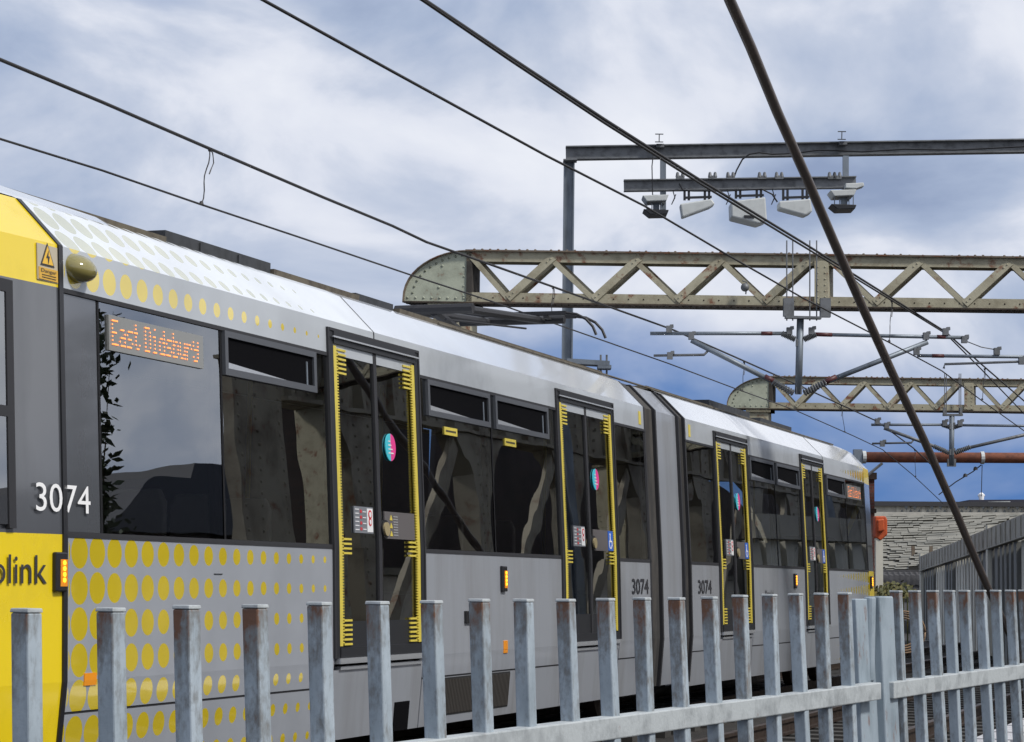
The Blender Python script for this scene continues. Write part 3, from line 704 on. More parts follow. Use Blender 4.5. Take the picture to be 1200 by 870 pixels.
# ------------------------------------------------------------ overhead girders
def frame_pl(P, n=FH): return lambda px, py: onpl(px, py, P, n)
YV = Vector((0, 1, 0))
undm = mat('shaded_underside', (.055,.04,.028), .85, 0, var=.5, vscale=7, vcol=(.02,.017,.015), bump=.4)  # underside shade put into the bottom flange colour
def truss(P, lab, nodes_t, nodes_b, yt, yb, xl, xplate, colx, right_w, hchord, colm, rivets=1.0, plates=()):
    """lattice girder standing in the vertical plane through P facing the camera axis; th = its real thickness"""
    pl = frame_pl(P)
    base = pl((colx[0]+colx[1])/2, 700); base = Vector((base.x, base.y, 0))
    t = thing('lattice_girder', lab, 'girder', base, 'lattice girders spanning the tracks')
    ur = R0; th = .30; nrm = YV*th       # thickness runs away from the camera
    A = pl(xplate, yt); B = pl(xplate, yb)
    ztop, zbot = A.z, B.z; O = Vector((A.x, A.y, 0))
    s_of = lambda px, py: (pl(px, py)-O).dot(ur)
    W = right_w - (O.x - 0)/ur.x*0
    send = right_w
    def pt(s_, z, k=0): return Vector((O.x+ur.x*s_+0, O.y+ur.y*s_+k, z))
    def chord(z0, z1, s0, s1):
        mb = MB(); e = .012
        for k in (0.0, th-.02):       # two web plates
            mb.hexa([pt(s0, z0, k), pt(s1, z0, k), pt(s1, z0, k+.02), pt(s0, z0, k+.02), pt(s0, z1, k), pt(s1, z1, k), pt(s1, z1, k+.02), pt(s0, z1, k+.02)])
        return mb
    h = hchord; SL = (pl(xl, yb)-O).dot(ur)
    chord(ztop-h, ztop-.02, 0, send).build('top_chord', lat, t)
    chord(zbot+.02, zbot+h, -.0, send).build('bottom_chord', lat, t)
    mb = MB()
    mb.hexa([pt(0, ztop-.02, -.05), pt(send, ztop-.02, -.05), pt(send, ztop-.02, th+.05), pt(0, ztop-.02, th+.05), pt(0, ztop, -.05), pt(send, ztop, -.05), pt(send, ztop, th+.05), pt(0, ztop, th+.05)])
    s_ = .1
    while s_ < send:
        if random.random() < .8: mb.dome(pt(s_, ztop-.001, random.choice((-.01, .05))), .022*rivets, 6, (0,0,1), .9)
        s_ += .10 if random.random() < .8 else .17
    mb.build('top_flange', latrust, t)
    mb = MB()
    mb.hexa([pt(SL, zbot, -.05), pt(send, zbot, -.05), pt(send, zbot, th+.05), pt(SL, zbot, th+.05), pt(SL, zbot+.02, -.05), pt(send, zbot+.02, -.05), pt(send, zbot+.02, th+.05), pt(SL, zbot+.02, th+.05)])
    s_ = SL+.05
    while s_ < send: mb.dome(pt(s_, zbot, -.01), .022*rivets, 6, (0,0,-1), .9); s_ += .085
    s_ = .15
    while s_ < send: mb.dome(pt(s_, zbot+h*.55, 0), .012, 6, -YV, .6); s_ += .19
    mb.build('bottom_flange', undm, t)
    # diagonals: "\" are flat bars, "/" are deep channels
    T = [s_of(x, yt) for x in nodes_t]; Bn = [s_of(x, yb) for x in nodes_b]
    pit = (T[-1]-T[0])/(len(T)-1)
    while T[-1] < send-pit*.6: T.append(T[-1]+pit); Bn.append(Bn[-1]+pit)
    zt, zb = ztop-h*.55, zbot+h*.5
    for i, a in enumerate(Bn):
        # bottom node a is reached from top node on its left by "\" and goes up right by "/"
        tl = a-pit*.5; tr = a+pit*.5
        if tl > -.2:
            mb = MB(); p, q = pt(max(tl, .05), zt, .004), pt(a, zb, .004)
            mb.bar(p, q, .066, .02, ur); mb.bar(p+YV*.02+Vector((0,0,.03)), q+YV*.02+Vector((0,0,.03)), .012, .05, Vector((0,0,1)))
            mb.bar(p+YV*(th-.06), q+YV*(th-.06), .075, .02, ur); mb.build('diagonal_brace', lat, t)
        if tr < send:
            mb = MB(); p, q = pt(a, zb, -.012), pt(tr, zt, -.012); d = (q-p).normalized(); sd_ = YV.cross(d).normalized()
            mb.bar(p, q, .10, .014, sd_)
            for k in (-1, 1): mb.bar(p+sd_*k*.045+YV*.06, q+sd_*k*.045+YV*.06, .012, .12, sd_)
            mb.bar(p+YV*th*.75, q+YV*th*.75, .105, .014, sd_)
            for k in range(2): mb.dome(p+d*(.04+k*.06)-YV*.008, .014, 6, -YV, .7); mb.dome(q-d*(.04+k*.06)-YV*.008, .014, 6, -YV, .7)
            mb.build('diagonal_brace', lat, t)
    for x0, x1 in plates:
        s0, s1 = s_of(x0, yt), s_of(x1, yt); mb = MB()
        mb.hexa([pt(s0, zbot+h*.3, -.03), pt(s1, zbot+h*.3, -.03), pt(s1, zbot+h*.3, th), pt(s0, zbot+h*.3, th), pt(s0, ztop-h*.6, -.03), pt(s1, ztop-h*.6, -.03), pt(s1, ztop-h*.6, th), pt(s0, ztop-h*.6, th)])
        for k in range(7):
            for ss in (s0+.04, s1-.04): mb.dome(pt(ss, zbot+h*.4+k*(ztop-zbot-h)/7, -.03), .014, 6, -YV, .7)
        mb.build('stiffener_plate', lat, t)
    # quarter round end plate
    mb = MB(); sl = s_of(xl, yb)
    H = ztop-zbot; outl = [pt(0, zbot+.02, .02)]
    outl.append(pt(sl, zbot+.02, .02))
    arc = []
    for k in range(13):
        a = math.pi/2*k/12; arc.append((sl*(math.cos(a))**1.15 if k < 12 else 0, zbot+.02+(H-.04)*math.sin(a)**.9))
    outl += [pt(s_, z, .02) for s_, z in arc]
    mb.prism(outl[:1]+outl[2:], YV*(th-.04))
    for (s_, z) in arc[1:-1]:
        for dd in (0, .5):
            mb.dome(pt(s_*.88, zbot+.02+(z-zbot)*.90, .02), .018, 6, -YV, .7)
    for k in range(8): mb.dome(pt(sl*.95+(-sl*.9)*k/7, zbot+.07, .02), .018, 6, -YV, .7)
    for k in range(5): mb.dome(pt(-.04, zbot+.1+k*H*.18, .02), .015, 6, -YV, .7)
    mb.dome(pt(sl*.45, zbot+H*.3, .02), .02, 6, -YV, .7); mb.dome(pt(sl*.4, zbot+H*.7, .02), .02, 6, -YV, .7)
    mb.build('end_plate', mat('pale_end_plate', (.36,.385,.30), .6, var=.3, vscale=5, rust=.45, rscale=5, bump=.2), t)
    mb = MB()
    for (s0, z0), (s1, z1) in zip(arc, arc[1:]): mb.hexa([pt(s0, z0, -.05), pt(s1, z1, -.05), pt(s1, z1, th+.05), pt(s0, z0, th+.05), pt(s0, z0+.012, -.05), pt(s1, z1+.012, -.05), pt(s1, z1+.012, th+.05), pt(s0, z0+.012, th+.05)])
    mb.build('curved_flange', latrust, t)
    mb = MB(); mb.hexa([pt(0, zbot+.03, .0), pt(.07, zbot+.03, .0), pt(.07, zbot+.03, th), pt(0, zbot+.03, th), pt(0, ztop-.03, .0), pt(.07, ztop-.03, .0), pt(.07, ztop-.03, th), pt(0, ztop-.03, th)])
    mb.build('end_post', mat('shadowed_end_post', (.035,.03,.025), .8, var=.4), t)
    # columns at both ends
    for s0, s1 in ((s_of(colx[0], yb), s_of(colx[1], yb)), (send-.1, send+.5)):
        mb = MB()
        mb.hexa([pt(s0, -.25, 0), pt(s1, -.25, 0), pt(s1, -.25, th), pt(s0, -.25, th), pt(s0, zbot, 0), pt(s1, zbot, 0), pt(s1, zbot, th), pt(s0, zbot, th)])
        for dd in (-.06, 0): mb.hexa([pt(s0-.06, zbot-.06, -.04), pt(s1+.06, zbot-.06, -.04), pt(s1+.06, zbot-.06, th+.04), pt(s0-.06, zbot-.06, th+.04), pt(s0-.06, zbot-.003, -.04), pt(s1+.06, zbot-.003, -.04), pt(s1+.06, zbot-.003, th+.04), pt(s0-.06, zbot-.003, th+.04)])
        z = 0
        while z < zbot-.1:
            for ss in (s0+.04, s1-.04): mb.dome(pt(ss, z, 0), .014, 6, -YV, .7)
            z += .12
        mb.build('column', colm, t)
    return pl, t
P1 = Vector((-10.0, 27.1, 0)); P2 = Vector((-10.0, 44.0, 0))
T1 = [653, 752.8, 849, 951, 1077, 1179.5]
B1 = [595, 695.6, 793, 895.6, 1025, 1130.6]
pl1, tr1 = truss(P1, 'nearest cream painted riveted lattice girder with quarter round end, over the middle of the tram', T1, B1, 293, 356, 473, 547, (508, 550), 10.6, .145, lat, plates=((955, 971),))
T2 = [962, 1018, 1074, 1128, 1190]
B2 = [932, 985, 1040, 1095.6, 1173]
pl2, tr2 = truss(P2, 'smaller more distant lattice girder with pale round end above the tram roof', T2, B2, 441, 480, 852, 901, (878, 900), 11.2, .14, lat, rivets=1.2, plates=((1130, 1141),))

# helper: points in the plane of girder 1 / 2, moved d metres towards the camera
def p1(px, py, d=0): return onpl(px, py, P1-FH*d, FH)
def p2(px, py, d=0): return onpl(px, py, P2-FH*d, FH)
def cantilever(P, loc_px, lab, spec, name='catenary_support'):
    """hanging mast with insulated tubes"""
    q = lambda px, py, d=.1: onpl(px, py, P-FH*d, FH)
    b = q(*loc_px); t = thing(name, lab, 'overhead line support', b, 'hanging catenary supports')
    for kind, nm, pts, r in spec:
        mb = MB()
        if kind == 't': mb.tube([q(*a) for a in pts], r, 8); mm = galv
        elif kind == 'd': mb.tube([q(*a) for a in pts], r, 8); mm = galvd
        elif kind == 'r': mb.tube([q(*a) for a in pts], r, 8); mm = redband
        elif kind == 'c':
            for a in pts:
                c = q(*a); mb.prism([c+R0*r*x_+Vector((0,0,r*z_))-FH*r for x_, z_ in ((-1,-1.3), (1,-1.3), (1,.5), (1.6,.6), (1.5,1.7), (.3,1.6), (.2,1.2), (-1,1.2))], FH*r*2)
            build_split(mb, nm, galvd, t); continue
        elif kind == 'i':     # ribbed insulator
            a, b2 = [q(*k) for k in pts]; n = 9; mb.tube([a+(b2-a)*k/(2*n) for k in range(2*n+1)], [r if k % 2 else r*.6 for k in range(2*n+1)], 8); mm = galvd
        mb.build(nm, mm, t, smooth=kind in 'tdr')
    return t
spec1 = [('t', 'mast', [(938, 372), (935.5, 462)], .045),
 ('t', 'top_tube', [(762, 391), (925, 391)], .024), ('t', 'top_tube', [(950, 392), (1135, 396)], .024),
 ('r', 'red_sleeve', [(892, 391), (905, 391)], .027), ('r', 'red_sleeve', [(955, 392), (975, 392.6)], .027), ('r', 'red_sleeve', [(1098, 395), (1108, 395.2)], .027),
 ('t', 'diagonal_tube', [(810, 399), (905, 447)], .033), ('t', 'diagonal_tube', [(1087, 401), (965, 449)], .033),
 ('r', 'red_sleeve', [(896, 441.5), (907, 447.5)], .037), ('r', 'red_sleeve', [(965, 449), (980, 442)], .037),
 ('i', 'insulator', [(905, 447), (930, 461)], .05), ('i', 'insulator', [(968, 448), (942, 461)], .05),
 ('i', 'insulator', [(916, 391), (932, 398)], .045), ('i', 'insulator', [(956, 392), (942, 398)], .045),
 ('d', 'registration_arm', [(766, 417), (825, 416), (832, 409)], .017), ('t', 'registration_arm', [(1075, 417), (1250, 419)], .022),
 ('r', 'red_sleeve', [(1092, 417.2), (1106, 417.4)], .025), ('d', 'registration_arm', [(1106, 432), (1107, 427), (1196, 424), (1250, 424)], .016),
 ('d', 'stay_wire', [(1132, 400), (1150, 407), (1167, 410)], .007),
 ('c', 'clamp', [(784, 386), (810, 394), (785, 417), (1085, 394), (1108, 389), (1130, 398), (1074, 412), (1168, 412), (936, 402), (936, 458), (925, 388), (951, 388), (1197, 423)], .035)]
c1 = cantilever(P1, (937, 372), 'grey mast hung below the nearest lattice girder with tubes reaching to both tracks', spec1)
mb = MB()
for a, b in (((918, 352), (918, 371)), ((961, 352), (961, 372))):
    mb.bar(p1(a[0]+6, a[1]-2, .15), p1(b[0]+6, b[1], .15), .13, .10, R0)
mb.bar(p1(920, 372, .15), p1(962, 373, .15), .12, .03, FH)
for x in (922, 929, 949, 957): mb.tube([p1(x, 282, .12), p1(x, 376, .12)], .009, 6)
mb.build('hanging_bracket', galvd, c1)
spec2 = [('t', 'mast', [(1115.5, 488), (1115, 546)], .05),
 ('t', 'top_tube', [(1021, 498), (1106, 498)], .026), ('t', 'top_tube', [(1125, 498.5), (1260, 500)], .026),
 ('d', 'diagonal_tube', [(1036, 502), (1108, 528)], .033), ('d', 'diagonal_tube', [(1230, 503), (1122, 528)], .033),
 ('i', 'insulator', [(1094, 523), (1112, 531)], .055), ('i', 'insulator', [(1137, 524), (1119, 531)], .055), ('i', 'insulator', [(1104, 498), (1113, 501)], .05), ('i', 'insulator', [(1127, 498), (1118, 501)], .05),
 ('d', 'registration_arm', [(1022, 520), (1068, 519), (1071, 515)], .02),
 ('c', 'clamp', [(1028, 494), (1039, 499), (1034, 520), (1107, 496), (1125, 496), (1115, 500), (1115, 530)], .045)]
c2 = cantilever(P2, (1115, 486), 'small distant mast hung below the farther lattice girder with tubes to both sides', spec2)
mb = MB()
for x in (1106.5, 1126): mb.bar(p2(x, 478, .1), p2(x, 486, .1), .05, .05, R0)
mb.bar(p2(1105, 486.5, .1), p2(1128, 486.5, .1), .1, .04, FH)
for x in (1107, 1109, 1124, 1126): mb.tube([p2(x, 438, .1), p2(x, 488, .1)], .009, 6)
mb.build('hanging_bracket', galvd, c2)

# ------------------------------------------------------------ brown portal tube beyond
P3 = Vector((-10.0, 54.0, 0)); p3 = lambda px, py, d=0: onpl(px, py, P3-FH*d, FH)
bt = thing('tube_portal', 'rusty brown horizontal tube on a grey post beyond the tram nose', 'portal', Vector((p3(1006, 600).x, p3(1006, 600).y, -.25)))
mb = MB(); mb.tube([p3(1012, 536), p3(1420, 538)], .125, 14); mb.build('boom_tube', tubebrown, bt, smooth=True)
mb = MB(); mb.bar(Vector((p3(1004.5, 530).x, p3(1004.5, 530).y, -.25)), p3(1005, 527), .2, .2, R0); a = p3(1420, 600); mb.bar(Vector((a.x, a.y, -.25)), p3(1420, 528), .2, .2, R0); build_split(mb, 'post', galv, bt)
mb = MB(); mb.tube([p3(1012, 561, .1), p3(1034, 543, .1)], .035, 6); mb.build('brace', galvd, bt)
mb = MB()
for x in (1012.5, 1151): mb.tube([p3(x-2, 536+(x-1012)*.005), p3(x+2, 536+(x-1012)*.005)], .15, 14)
build_split(mb, 'collar', boxm, bt)
mb = MB(); mb.bar(p3(1115, 538, .15), p3(1115, 547, .15), .2, .1, R0); mb.build('clamp', galvd, bt)

# ------------------------------------------------------------ gantry carrying the sensors
P4 = Vector((-10.3, 32.0, 0)); p4 = lambda px, py, d=0: onpl(px, py, P4-FH*d, FH)
g = thing('sensor_gantry', 'tall grey steel gantry with long horizontal beam over the tracks', 'gantry', Vector((p4(664, 600).x, p4(664, 600).y, -.25)))
a, b = p4(665, 425), p4(667, 190)
mb = MB(); mb.ibeam(Vector((b.x, b.y, -.25)), b, .15, .16, .02, side=FH); mb.build('post', galv, g)
mb = MB(); mb.ibeam(p4(663, 180), p4(1330, 169.5), .17, .20, .018, side=FH); mb.build('beam', galvd, g)
mb = MB(); q = p4(1330, 180); mb.ibeam(Vector((q.x, q.y, -.25)), q, .15, .16, .02, side=FH); mb.build('post', galv, g)
mb = MB(); mb.bar(p4(660, 189, .1), p4(676, 188.5, .1), .26, .02, FH); mb.build('cap_plate', galvd, g)
mb = MB(); mb.ibeam(p4(731, 218, .15), p4(1003, 214, .15), .14, .17, .016, side=FH); mb.build('lower_beam', galvd, g)
for x, y0, y1 in ((777, 186, 246), (991, 183, 236)):
    mb = MB(); mb.bar(p4(x, y0, .12), p4(x, y1, .12), .085, .06, R0); mb.build('hanger', galv, g)
    mb = MB(); mb.ibeam(p4(x-4.5, y0-24, .3), p4(x-4.5, y0-24, -.3), .12, .13, .015, side=R0); mb.bar(p4(x-8, y0-14.5, .1), p4(x+1, y0-14.5, .1), .12, .05, FH); mb.build('beam_clamp', galvd, g)
mb = MB()
for x in (797, 835, 856, 893, 913, 975, 981): mb.bar(p4(x-5, 208.2, .2), p4(x+5, 208.2, .2), .05, .05, FH); mb.dome(p4(x-3, 207.5, .2), .035, 6, (0,0,1), 2.2); mb.dome(p4(x+3, 207.5, .2), .035, 6, (0,0,1), 2.2)
build_split(mb, 'bolt', galvd, g)
mb = MB()
mb.tube([p4(860, 209, .2), p4(863, 200, .22), p4(870, 187, .22), p4(878, 181, .22), p4(890, 179, .2), p4(905, 181, .18), p4(930, 180, .16), p4(960, 176, .15), p4(1010, 178, .15), p4(1060, 175, .15), p4(1120, 176, .15), p4(1200, 172, .15), p4(1320, 172, .15)], .012, 6)
mb.tube([p4(766, 178, .2), p4(764, 195, .25), p4(765, 238, .25)], .008, 6)
mb.tube([p4(796, 215, .25), p4(800, 223, .25), p4(812, 224, .25), p4(850, 224, .25), p4(893, 222, .25), p4(905, 228, .25), p4(911, 237, .25)], .012, 6)
for x in (788, 852, 905): mb.tube([p4(x, 222, .2), p4(x+3, 232, .2), p4(x-1, 240, .2), p4(x+4, 228, .2)], .008, 5)
mb.build('cable', black, g)
grp = 'angled grey boxes under the sensor gantry'
def sbox(pts, side_px, lab, depth):
    c = p4(sum(p[0] for p in pts)/len(pts), min(p[1] for p in pts), .2)
    t = thing('sensor_box', lab, 'sensor box', c, grp)
    mb = MB(); mb.prism([p4(x, y, .35) for x, y in pts], FH*depth); mb.build('casing', boxm, t, bevel=.02)
    xs = [p[0] for p in pts]; x0, x1 = min(xs), max(xs); yt = min(p[1] for p in pts)
    mb = MB()
    for x in (x0+(x1-x0)*.2, x0+(x1-x0)*.78):
        for dx in (-3, 2): mb.bar(p4(x+dx, 221, .2), p4(x+dx, yt+2, .2), .035, .03, R0)
    mb.bar(p4(x0+4, yt-1, .2), p4(x1-4, yt-2, .2), .05, .03, FH)
    mb.build('bracket', black, t)
    if side_px:
        mb = MB(); mb.bar(p4(side_px[0], side_px[1], .36), p4(side_px[0]+12, side_px[1]+.4, .36), .02, .04, FH); mb.build('badge', black, t)
    return t
sbox([(797, 239), (834, 233), (838, 239), (832, 243), (799.5, 255)], None, 'left small grey sensor box tilted down to the left under the gantry', .22)
sbox([(857, 236), (897, 231), (899, 258), (889, 262), (857.5, 254)], (872, 254), 'largest pale grey sensor box in the middle with dark slot badge', .45)
sbox([(913, 236), (950, 233), (952, 248), (944, 252.5), (913, 244)], None, 'right small grey sensor box tilted down to the right beside the dark guy tube', .3)
def scanner(x, y, lab, extra):
    c = p4(x, y, .2); t = thing('track_scanner', lab, 'scanner', c, 'white plate scanners under the gantry'); s_ = 1
    mb = MB(); mb.prism([p4(x-17, y, .5), p4(x+14, y-1, .5), p4(x+11, y+6, .5), p4(x-12, y+7, .5)], FH*.4)
    if extra: mb.prism([p4(x+1, y-8, .4), p4(x+22, y-9, .4), p4(x+23, y-5, .4), p4(x+14, y-2, .4), p4(x+1, y-3, .4)], FH*.2)
    mb.build('plate', boxm, t, bevel=.01)
    mb = MB(); mb.prism([p4(x-16, y+16, .5), p4(x+14, y+17, .5), p4(x+12, y+22, .5), p4(x-8, y+22.5, .5)], FH*.4); mb.build('lower_tray', black, t, bevel=.01)
    mb = MB()
    for dx in (-12, -6, 5, 10): mb.tube([p4(x+dx, y+5, .4), p4(x+dx, y+18, .4)], .008, 5)
    mb.bar(p4(x-1, y, .3), p4(x-1, y+17, .3), .09, .09, R0); mb.build('stem', galv, t)
scanner(770, 229, 'left scanner under the gantry, white plate above a black tray', False)
scanner(990, 223, 'right scanner under the gantry beside the guy tube, with white arm on top', True)

# small cctv ball on girder
cb = thing('ball_camera', 'small dark ball camera resting on the bottom chord of the nearest girder', 'camera', p1(873, 343, .1))
mb = MB(); c = p1(873, 337, .12)
for j in range(1):
    rings = []
    for i in range(9):
        a = -math.pi/2+math.pi*i/8; rings.append([c+Vector((math.cos(a)*math.cos(2*math.pi*k/12), math.cos(a)*math.sin(2*math.pi*k/12), math.sin(a)))*.055 for k in range(13)])
    mb.strip(rings)
mb.build('ball', galvd, cb, smooth=True)
mb = MB(); mb.tube([p1(874, 345, .1), p1(875, 331, .1), p1(870, 329, .1)], .01, 6); mb.build('arm', galvd, cb)
# pieces on the left of the pole: small platform on the tram-side girder
pf = thing('line_equipment', 'small grey bracket with two upright rods above the tram roof beside the gantry post', 'bracket', p4(690, 428))
mb = MB(); mb.bar(p4(664, 424, .1), p4(714, 427, .1), .3, .07, FH); mb.bar(p4(700, 431, .1), p4(716, 431, .1), .3, .05, FH); mb.build('arm', galv, pf)
mb = MB()
for x in (704, 711): mb.tube([p4(x, 416, .1), p4(x, 440, .1)], .015, 6)
mb.build('rod', galvd, pf)

# ------------------------------------------------------------ wires
def wire_thing(name, lab, cat, X, px, r, grp_=None, sub=None, ext=None, straight=3):
    pts = [onx(x, y, X) for x, y in px]
    mb = MB(); mb.tube(pts, r, 6); o = mb.build(name, wire, loc=pts[0], smooth=True); return tag(o, lab, cat, grp_), pts
XT, X2 = -7.93, -4.65
wire_thing('contact_wire', 'thin contact wire above the tram touching its pantograph', 'overhead wire', XT, [(-90, 134), (0, 163), (120, 200), (236, 240), (350, 278), (480, 322), (575, 353), (620, 369), (700, 397), (783, 426), (860, 455), (932, 481), (1000, 511), (1034, 527), (1070, 557), (1105, 590)], .0085)
wire_thing('catenary_cable', 'upper catenary cable above the tram, dropping from the left edge to the mast', 'overhead wire', XT, [(-90, 36), (0, 70), (120, 120), (240, 172), (380, 232), (460, 265), (500, 284), (560, 305), (650, 337), (787, 386), (860, 418), (932, 450), (1028, 494), (1070, 525), (1100, 553)], .013)
wire_thing('contact_wire', 'single contact wire of the nearer empty track crossing the gantry post', 'overhead wire', X2, [(200, -60), (308, 0), (460, 84), (640, 182.6), (755, 241.5), (849, 297), (940, 349), (1041, 401), (1104, 435), (1151, 470), (1200, 505), (1260, 550)], .0085)
for dy, lab in ((0, 'upper strand of the double catenary cable over the nearer track'), (1, 'lower strand of the double catenary cable over the nearer track')):
    wire_thing('catenary_cable', lab, 'overhead wire', X2, [(400, -60), (497, 0+dy*1.5), (600, 69+dy*3), (708, 140+dy*4), (820, 211+dy*4), (940, 284+dy*4), (1020, 334+dy*3), (1108, 389+dy*2), (1150, 427+dy*6), (1200, 470+dy*15), (1270, 540+dy*20)], .012 if dy == 0 else .010)
def dropper(X, top, bot, lab):
    a, b = onx(*top, X), onx(*bot, X); t = (a-b)
    mb = MB(); pts = [b+t*k/8+Vector((0, .02*math.sin(k*1.2), .0)) for k in range(9)]
    mb.tube(pts, .005, 5); mb.tube([a, a+Vector((0,.05,-.03)), a+Vector((0,.07,-.10)), a+Vector((0,.02,-.17)), a+Vector((0,0,-.20))], .005, 5)
    mb.dome(b, .02, 6, (0,0,1), 1.5); mb.dome(a, .02, 6, (0,0,-1), 1.5)
    tag(mb.build('dropper', wire, loc=b), lab, 'dropper wire', 'droppers between the wires')
dropper(XT, (246, 174), (236, 240), 'long looped dropper in the open sky at upper left, between the two wires')
dropper(XT, (648, 336), (646, 379), 'dropper beside the gantry post just above the pantograph horn')
dropper(XT, (872, 424), (870, 459), 'dropper in front of the farther girder round end')
dropper(XT, (986, 475), (990, 507), 'dropper just above the far roof end of the tram')
dropper(X2, (1045, 352), (1042, 401), 'dropper just right of the dark guy tube below the nearest girder')
dropper(X2, (1154, 432), (1151, 469), 'dropper at far right in front of the farther girder')
dropper(XT, (1072, 527), (1073, 559), 'dropper just below the brown tube left of the guy tube')
# far stay wire from the brown tube
mb = MB(); mb.tube([p3(1150, 545), p3(1140, 553), p3(1120, 565), p3(1100, 580)], .014, 6); mb.tube([p3(1151, 545), p3(1150, 582)], .01, 5)
for x, y in ((1143, 551), (1131, 559)): mb.dome(p3(x, y), .06, 6, (0,0,1), 1.4)
tag(mb.build('stay_wire', wire, loc=p3(1151, 545)), 'short stay wire with insulators hanging from the brown tube', 'stay wire')
# guy tube
gp = [((838, -50), 17.5), ((855, 0), 18), ((880, 56), 18.6), ((911, 132), 19.4), ((945, 208), 20.3), ((980, 290), 21.3), ((1011.5, 362), 22.2), ((1046, 438), 23.2), ((1082, 514), 24.4), ((1120, 600), 25.8), ((1140, 648), 26.7), ((1158, 690), 27.6), ((1174, 724), 28.4), ((1202, 786), 29.5)]
pts = [at(x, y, d) for (x, y), d in gp]
gt = thing('guy_tube', 'thick dark leaning tube crossing from the top edge down behind the fence', 'guy tube', pts[-1])
mb = MB(); mb.tube(pts, .044, 12); mb.build('tube', guym, gt, smooth=True)

# ------------------------------------------------------------ far buildings and structures at right
stonem = mat('weathered_roof_sheets', (.21,.20,.165), .8, 0, var=.7, vscale=.5, vcol=(.11,.11,.095), bump=.6, bscale=8)
def pf_(P): return lambda px, py, d=0: onpl(px, py, P-FH*d, FH)
D5 = FH*110.0; P5 = Vector((D5.x, D5.y, 0)); p5 = pf_(P5)
hall = thing('train_shed', 'long grey shed with overlapping weathered roof sheets and a latticed parapet in the distance', 'building', Vector((p5(1110, 690).x, p5(1110, 690).y, -.25)))
mb = MB(); mb.bar(p5(1024, 590.5, .3), p5(1280, 592, .3), .5, .22, FH); mb.build('parapet_rail', mat('parapet_dark', (.04,.04,.045), .8), hall)
mb = MB(); mb.bar(p5(1024, 603, .3), p5(1280, 604, .3), .5, .22, FH)
mb.prism([p5(1024, 592, .3), p5(1050, 592, .3), p5(1050, 603, .3), p5(1024, 603, .3)], FH*.5)
x = 1052
while x < 1275:
    mb.bar(p5(x, 602.5, .25), p5(x+5, 592.5, .25), .14, .1, R0); mb.bar(p5(x+10, 602.5, .25), p5(x+5, 592.5, .25), .14, .1, R0)
    if int((x-1052)/10) % 3 == 0: mb.bar(p5(x, 602.5, .3), p5(x, 592, .3), .16, .12, R0)
    x += 10
mb.build('latticed_parapet', mat('parapet_stone', (.48,.46,.40), .8, var=.4, vscale=2), hall)
mb = MB(); mb.prism([p5(1026, 592, -1), p5(1280, 592, -1), p5(1280, 603, -1), p5(1026, 603, -1)], FH*.3); mb.build('parapet_back', mat('parapet_shadow', (.07,.08,.09), .9), hall)
# roof: courses of irregular overlapping sheets stepping down towards the viewer
rnd = random.Random(3)
mb = MB(); rows = 26
for r_ in range(rows):
    f0 = r_/rows; d = 2+26*f0; x = 1010+rnd.random()*3
    while x < 1290:
        u_ = (x-1020)/180.0; wpx = rnd.uniform(7, 20)+u_*14*rnd.random()
        y = 603.5+f0*69-u_*34*f0**1.6+math.sin(x*.05+r_)*.4; sk = rnd.uniform(-.4, .4)
        hgt = 1.55+.5*rnd.random(); tl = -wpx*.10*u_
        a = p5(x, y+sk, d); b = p5(x+wpx-.5, y+sk+tl+rnd.uniform(-.3, .3), d); c = p5(x+wpx-.5+rnd.uniform(-.8, .8), y+sk+tl+hgt+rnd.uniform(-.5, .3), d+.9); e = p5(x, y+sk+hgt, d+.9)
        mb.prism([a, b, c, e], Vector((0, 0, -.04))+FH*.1); x += wpx
mb.build('roof_sheets', stonem, hall)
mb = MB(); mb.prism([p5(1015, 603, -.5), p5(1290, 603, -.5), p5(1290, 706, -.5), p5(1015, 706, -.5)], FH*3); mb.build('wall', mat('shed_dark_wall', (.045,.045,.042), .95, var=.5, vscale=.8), hall)
mb = MB()
for x in (1070, 1091): mb.bar(p5(x, 640, 22), p5(x, 662, 22), .12, .12, R0)
mb.build('roof_post', latrust, hall)
mb = MB()
mb.prism([p5(1030, 668, 30), p5(1090, 668, 30), p5(1090, 672, 30), p5(1030, 672, 30)], FH*.4)
x = 1034
while x < 1088: mb.bar(p5(x, 672, 30), p5(x, 700, 30), .18, .1, R0); mb.dome(p5(x+2.5, 680, 30), .3, 6, -FH, .4); x += 6.5
mb.build('arcade', mat('arcade_grey', (.07,.07,.075), .9, var=.5, vscale=2), hall)
# distant slab building and white ball lamp on the skyline
D6 = FH*230.0; p6 = pf_(Vector((D6.x, D6.y, 0)))
ob = thing('office_block', 'low dark flat topped building on the skyline at far right', 'building', Vector((p6(1190, 690).x, p6(1190, 690).y, -.25)))
mb = MB(); mb.prism([p6(1136, 586), p6(1290, 585), p6(1290, 690), p6(1136, 690)], FH*20); mb.build('block', mat('far_dark_cladding', (.03,.03,.045), .8), ob)
mb = MB(); mb.prism([p6(1158, 588.2, .2), p6(1184, 587.6, .2), p6(1184, 589.4, .2), p6(1158, 589.8, .2)], FH*.1); mb.build('window_band', boxm, ob)
sl_ = thing('skyline_tank', 'tiny white round tank on the dark flat roof', 'tank', p6(1150, 586, -3))
mb = MB(); mb.tube([p6(1150, 586, -3), p6(1150, 579.5, -3), p6(1150, 577.5, -3)], [.25, .3, .1], 10); mb.tube([p6(1146, 581, -3), p6(1154, 581, -3)], .1, 6); mb.build('body', white, sl_)
